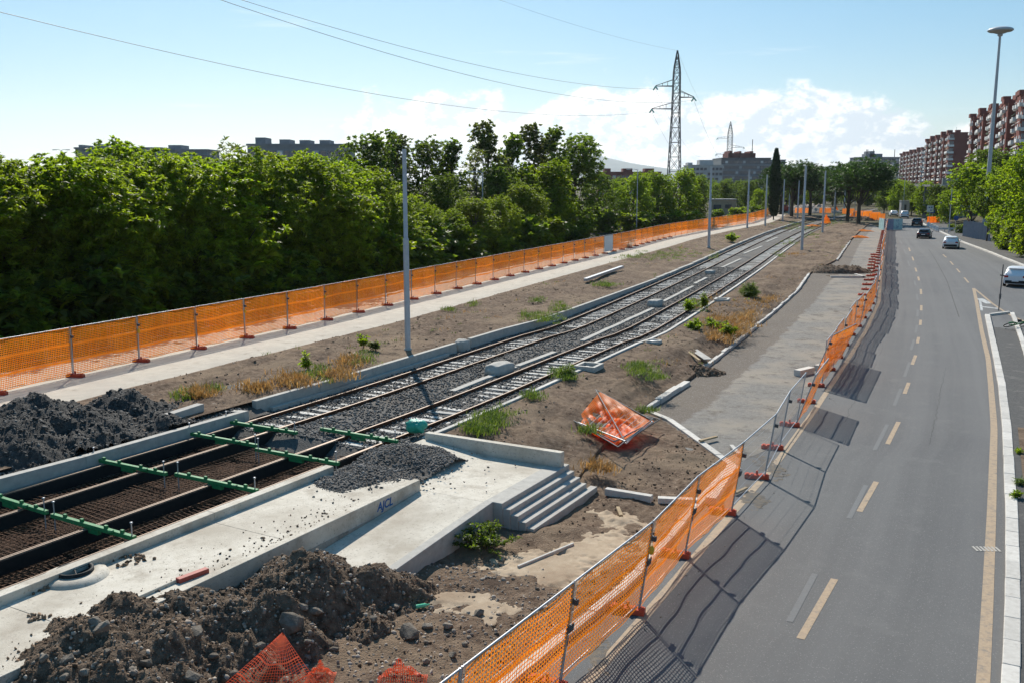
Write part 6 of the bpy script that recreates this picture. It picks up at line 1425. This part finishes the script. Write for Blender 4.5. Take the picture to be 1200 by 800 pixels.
# fallen bicycle
p = at(1188, 383, .16); t = thing('bicycle', 'green hire bicycle lying on its side on the island kerb', 'bicycle', p, R(8)); t.rotation_euler.x = R(58)
def wheel(x):
    w_ = MB().lathe([(.3, -.025), (.34, -.02), (.34, .02), (.3, .025), (.3, -.025)], n=24).build('wheel', M['black'], t); w_.rotation_euler = (R(90), 0, 0); w_.location = (x, 0, .34)
    s = MB()
    for a in np.linspace(0, math.pi, 5)[:-1]: s.tube([(-.31 * math.cos(a), -.31 * math.sin(a), 0), (.31 * math.cos(a), .31 * math.sin(a), 0)], .006, 3, False)
    s.build('spoke', M['zinc'], w_)
wheel(-.52); wheel(.55)
MB().tube([(-.52, 0, .34), (-.1, 0, .32), (.38, 0, .82), (.55, 0, .34)], .035, 6).build('frame', M['green_paint'], t); MB().tube([(-.1, 0, .32), (-.22, 0, .9)], .028, 6).build('seat_tube', M['green_paint'], t)
MB().tube([(-.22, 0, .8), (.36, 0, .78)], .03, 6).build('top_tube', M['green_paint'], t); MB().box((-.24, 0, .95), (.26, .14, .07)).build('saddle', M['black'], t, bevel=.02)
MB().tube([(.38, 0, .8), (.36, 0, 1.02), (.28, .3, 1.04)], .018, 6).tube([(.36, 0, 1.02), (.28, -.3, 1.04)], .018, 6).build('handlebar', M['black'], t)
MB().box((.6, 0, .85), (.34, .3, .24)).build('basket', M['black'], t); MB().tube([(-.75, 0, .62), (-.52, 0, .72), (-.25, 0, .62)], .05, 6).build('mudguard', M['green_paint'], t)
# ------------------------------------------------------------------ loose things on the site
def loose_beam(a, b, w, h, mat, lab, cat, z=.1, name='loose_beam'):
    pa, pb = at(*a, z), at(*b, z); c = (pa + pb) / 2; o = MB().beam(pa, pb, w, h).build(name, M[mat], None, c, None, .012); o.location = c; tag(o, lab, cat)
loose_beam((710, 575), (764, 584), .2, .2, 'white_stone', 'broken white kerb length lying on the brown dirt below the stairs', 'kerb stone', .15, 'kerb_stone')
loose_beam((771, 585), (818, 587), .22, .16, 'white_stone', 'white kerb length half seen through the orange net', 'kerb stone', .12, 'kerb_stone')
loose_beam((833, 587), (858, 548), .3, .22, 'white_stone', 'wide white kerb block behind the last orange netted panel', 'kerb stone', .12, 'kerb_stone')
loose_beam((934, 437), (951, 433), .35, .3, 'white_stone', 'short white kerb block lying left of the askew orange panel', 'kerb stone', .15, 'kerb_stone')
loose_beam((957, 431), (972, 427), .3, .28, 'white_stone', 'white block seen through the askew orange panel', 'kerb stone', .15, 'kerb_stone')
loose_beam((857, 522), (866, 532), .14, .1, 'white_stone', 'small white chip block on dirt by the bare panels', 'kerb stone', .08, 'kerb_stone')
loose_beam((820, 516), (840, 511), .12, .06, 'wood', 'dark timber offcut crossing the white kerb strip', 'timber', .15, 'plank')
loose_beam((862, 577), (875, 571), .1, .06, 'wood', 'short pale timber offcut beside the first bare panel', 'timber', .08, 'plank')
loose_beam((724, 594), (728, 604), .1, .07, 'wood', 'little pale timber block on the dirt below the stairs', 'timber', .08, 'plank')
loose_beam((788, 398), (820, 422), .12, .06, 'wood', 'long thin plank leaning on the kerb by the low bushes', 'timber', .6, 'plank')
loose_beam((812, 409), (830, 421), .4, .05, 'concrete', 'wide grey board lying on the kerb by the low bushes', 'board', .5, 'board')
loose_beam((686, 328), (729, 313), .3, .22, 'zinc', 'long grey blue wrapped pipe lying on the left earth strip', 'pipe', 1.5, 'pipe')
loose_beam((195, 490), (235, 477), .3, .28, 'concrete', 'short pale concrete kerb block on gravel by the dark heap', 'kerb stone', 1.42, 'kerb_stone')
loose_beam((100, 728), (206, 681), .05, .1, 'cream', 'long pale formwork strip along the platform deck edge', 'strip', 1.02, 'edge_strip')
loose_beam((208, 680), (243, 667), .14, .1, 'brickred', 'short red brown strip on the platform deck edge', 'strip', 1.05, 'edge_strip')
loose_beam((607, 664), (672, 637), .06, .08, 'white_stone', 'thin pale curved strip between tan sand and near fence', 'strip', .1, 'edge_strip')
c = at(766, 400, .95); t = thing('chamber_cover', 'round pale concrete manhole cover ring on the earth bank', 'manhole', c); c.z = .98
MB().lathe([(.42, -.1), (.42, .06), (.3, .06), (.3, -.02), (0, -.02)], n=24).build('ring', M['concrete'], t); MB().lathe([(0, .02), (.22, .02), (.22, -.02)], n=18).build('lid', M['zinc'], t)
for px, py, z, lab in [(495, 709, .12, 'small green plastic bottle on the dirt right of the earth heap'), (538, 734, .1, 'second green bottle scrap nearer the fence')]:
    p = at(px, py, z); o = MB().tube([(-.14, 0, 0), (.06, 0, 0), (.1, 0, 0), (.16, 0, 0)], [.045, .045, .02, .016], 8).build('bottle', M['bottle']); o.location = p; o.rotation_euler.z = .4; tag(o, lab, 'bottle')
# dug hole mound on the service road
def mound(px, py, z, w, d, h_, lab, mat='dirt_dark', name='earth_mound', seed=3):
    c = at_road(px, py); t = thing(name, lab, 'earth heap', c)
    def hf(X, Y): q = (X / w) ** 2 + (Y / d) ** 2; return h_ * np.clip(1 - q, -.3, 1) * (1 + .6 * fbm(X / .8 + seed, Y / .8, 5)) + .18 * fbm(X / .5, Y / .5 + seed, 5) - .05
    grid('heap_body', -w * 1.2, w * 1.2, 70, -d * 1.2, d * 1.2, 60, hf, M[mat], None, keep=lambda X, Y, Z: Z > -.2, parent=t)
    r = np.random.RandomState(seed); X = r.uniform(-w, w, 500); Y = r.uniform(-d, d, 500); lumps('loose_stones', np.stack([X, Y, hf(X, Y)], -1), .03 + .09 * r.rand(500) ** 3, M['clod'], r, t)
mound(984, 319, .3, 3.4, 1.6, .7, 'low dark earth mound beside a dug hole across the service road')
mound(820, 437, .3, 1.2, .9, .35, 'dark crumbly earth edge at the kerb gap near the leaning plank', seed=5)
mound(950, 249, 1., 9, 6, 2.0, 'far rubble and earth heap behind the track end', 'rubble_small', 'rubble_heap', 7)
mound(1012, 258, 1., 3, 2, .8, 'small dark earth heap before the big umbrella pine', seed=9)
p = at_road(988, 324); t = thing('hole_frame', 'white edged hole in the service road beside the low mound', 'pit frame', p)
for x, y, w, d in [(0, -1.0, 3.0, .2), (1.5, 0, .25, 2.2)]: MB().box((x, y, .06), (w, d, .16)).build('frame_side', M['white_stone'], t)
MB().box((0, .1, .012), (2.7, 1.9, .02)).build('pit_floor', M['dirt_dark'], t)
# far barrier clutter behind the track end
for k, (px, py, w, lab) in enumerate([(940, 246, 4, 'far orange netted barrier before the pines, left end'), (957, 243, 4, 'far orange netted barrier behind the rubble heap'), (967, 246, 3.5, 'far orange netted barrier between the right poles'), (994, 247, 3.5, 'far orange netted barrier just right of the paired poles'), (1011, 250, 5, 'far orange netted barrier behind the big pine trunk'), (1021, 252, 4, 'far orange netted barrier left of the hoarding'), (1028, 254, 3.5, 'orange netted barrier touching the hoarding')]):
    p = at(px, py + 4, 1.0); t = thing('orange_barrier', lab, 'barrier', p, R(rng.uniform(-25, 25)), 'far orange barriers')
    obj('net_sheet', net_mesh('net_sheet', lambda u, v, w=w: (w * (u - .5), .1 * math.sin(9 * u), .1 + 1.25 * v), 24, 10, .075, .07, M['net'], (), 2, 2), t)
    for x in (-.5, 0, .5): MB().tube([(w * x, 0, 0), (w * x, 0, 1.5)], .05, 5).build('stake', M['zinc'], t)
p = at(921, 249, 1.0); t = thing('machine', 'small red site machine left of the far rubble heap', 'machine', p); MB().box((0, 0, 1.0), (2.2, 1.6, 1.2)).build('body', M['brickred'], t, bevel=.1); MB().box((-.3, 0, 1.8), (1.2, 1.4, .7)).build('cab', M['carglass'], t, bevel=.08)
for x in (-.8, .8):
    for y in (-.7, .7): q = MB().lathe([(0, -.12), (.35, -.12), (.35, .12), (0, .12)], n=14).build('wheel', M['black'], t); q.location = (x, y, .35); q.rotation_euler.x = R(90)

# ------------------------------------------------------------------ air
if HAZE:
    hz = MB(); hz.box((0, 7400, 258), (22600, 18400, 524))
    o = hz.build('haze', None, None, None, 'stuff'); m = bpy.data.materials.new('haze_air'); m.use_nodes = True; nt = m.node_tree; nt.nodes.clear()
    v = nt.nodes.new('ShaderNodeVolumePrincipled'); v.inputs['Color'].default_value = (.84, .92, 1, 1); v.inputs['Density'].default_value = HAZE; v.inputs['Anisotropy'].default_value = .62
    out = nt.nodes.new('ShaderNodeOutputMaterial'); nt.links.new(v.outputs[0], out.inputs['Volume']); o.data.materials.append(m)
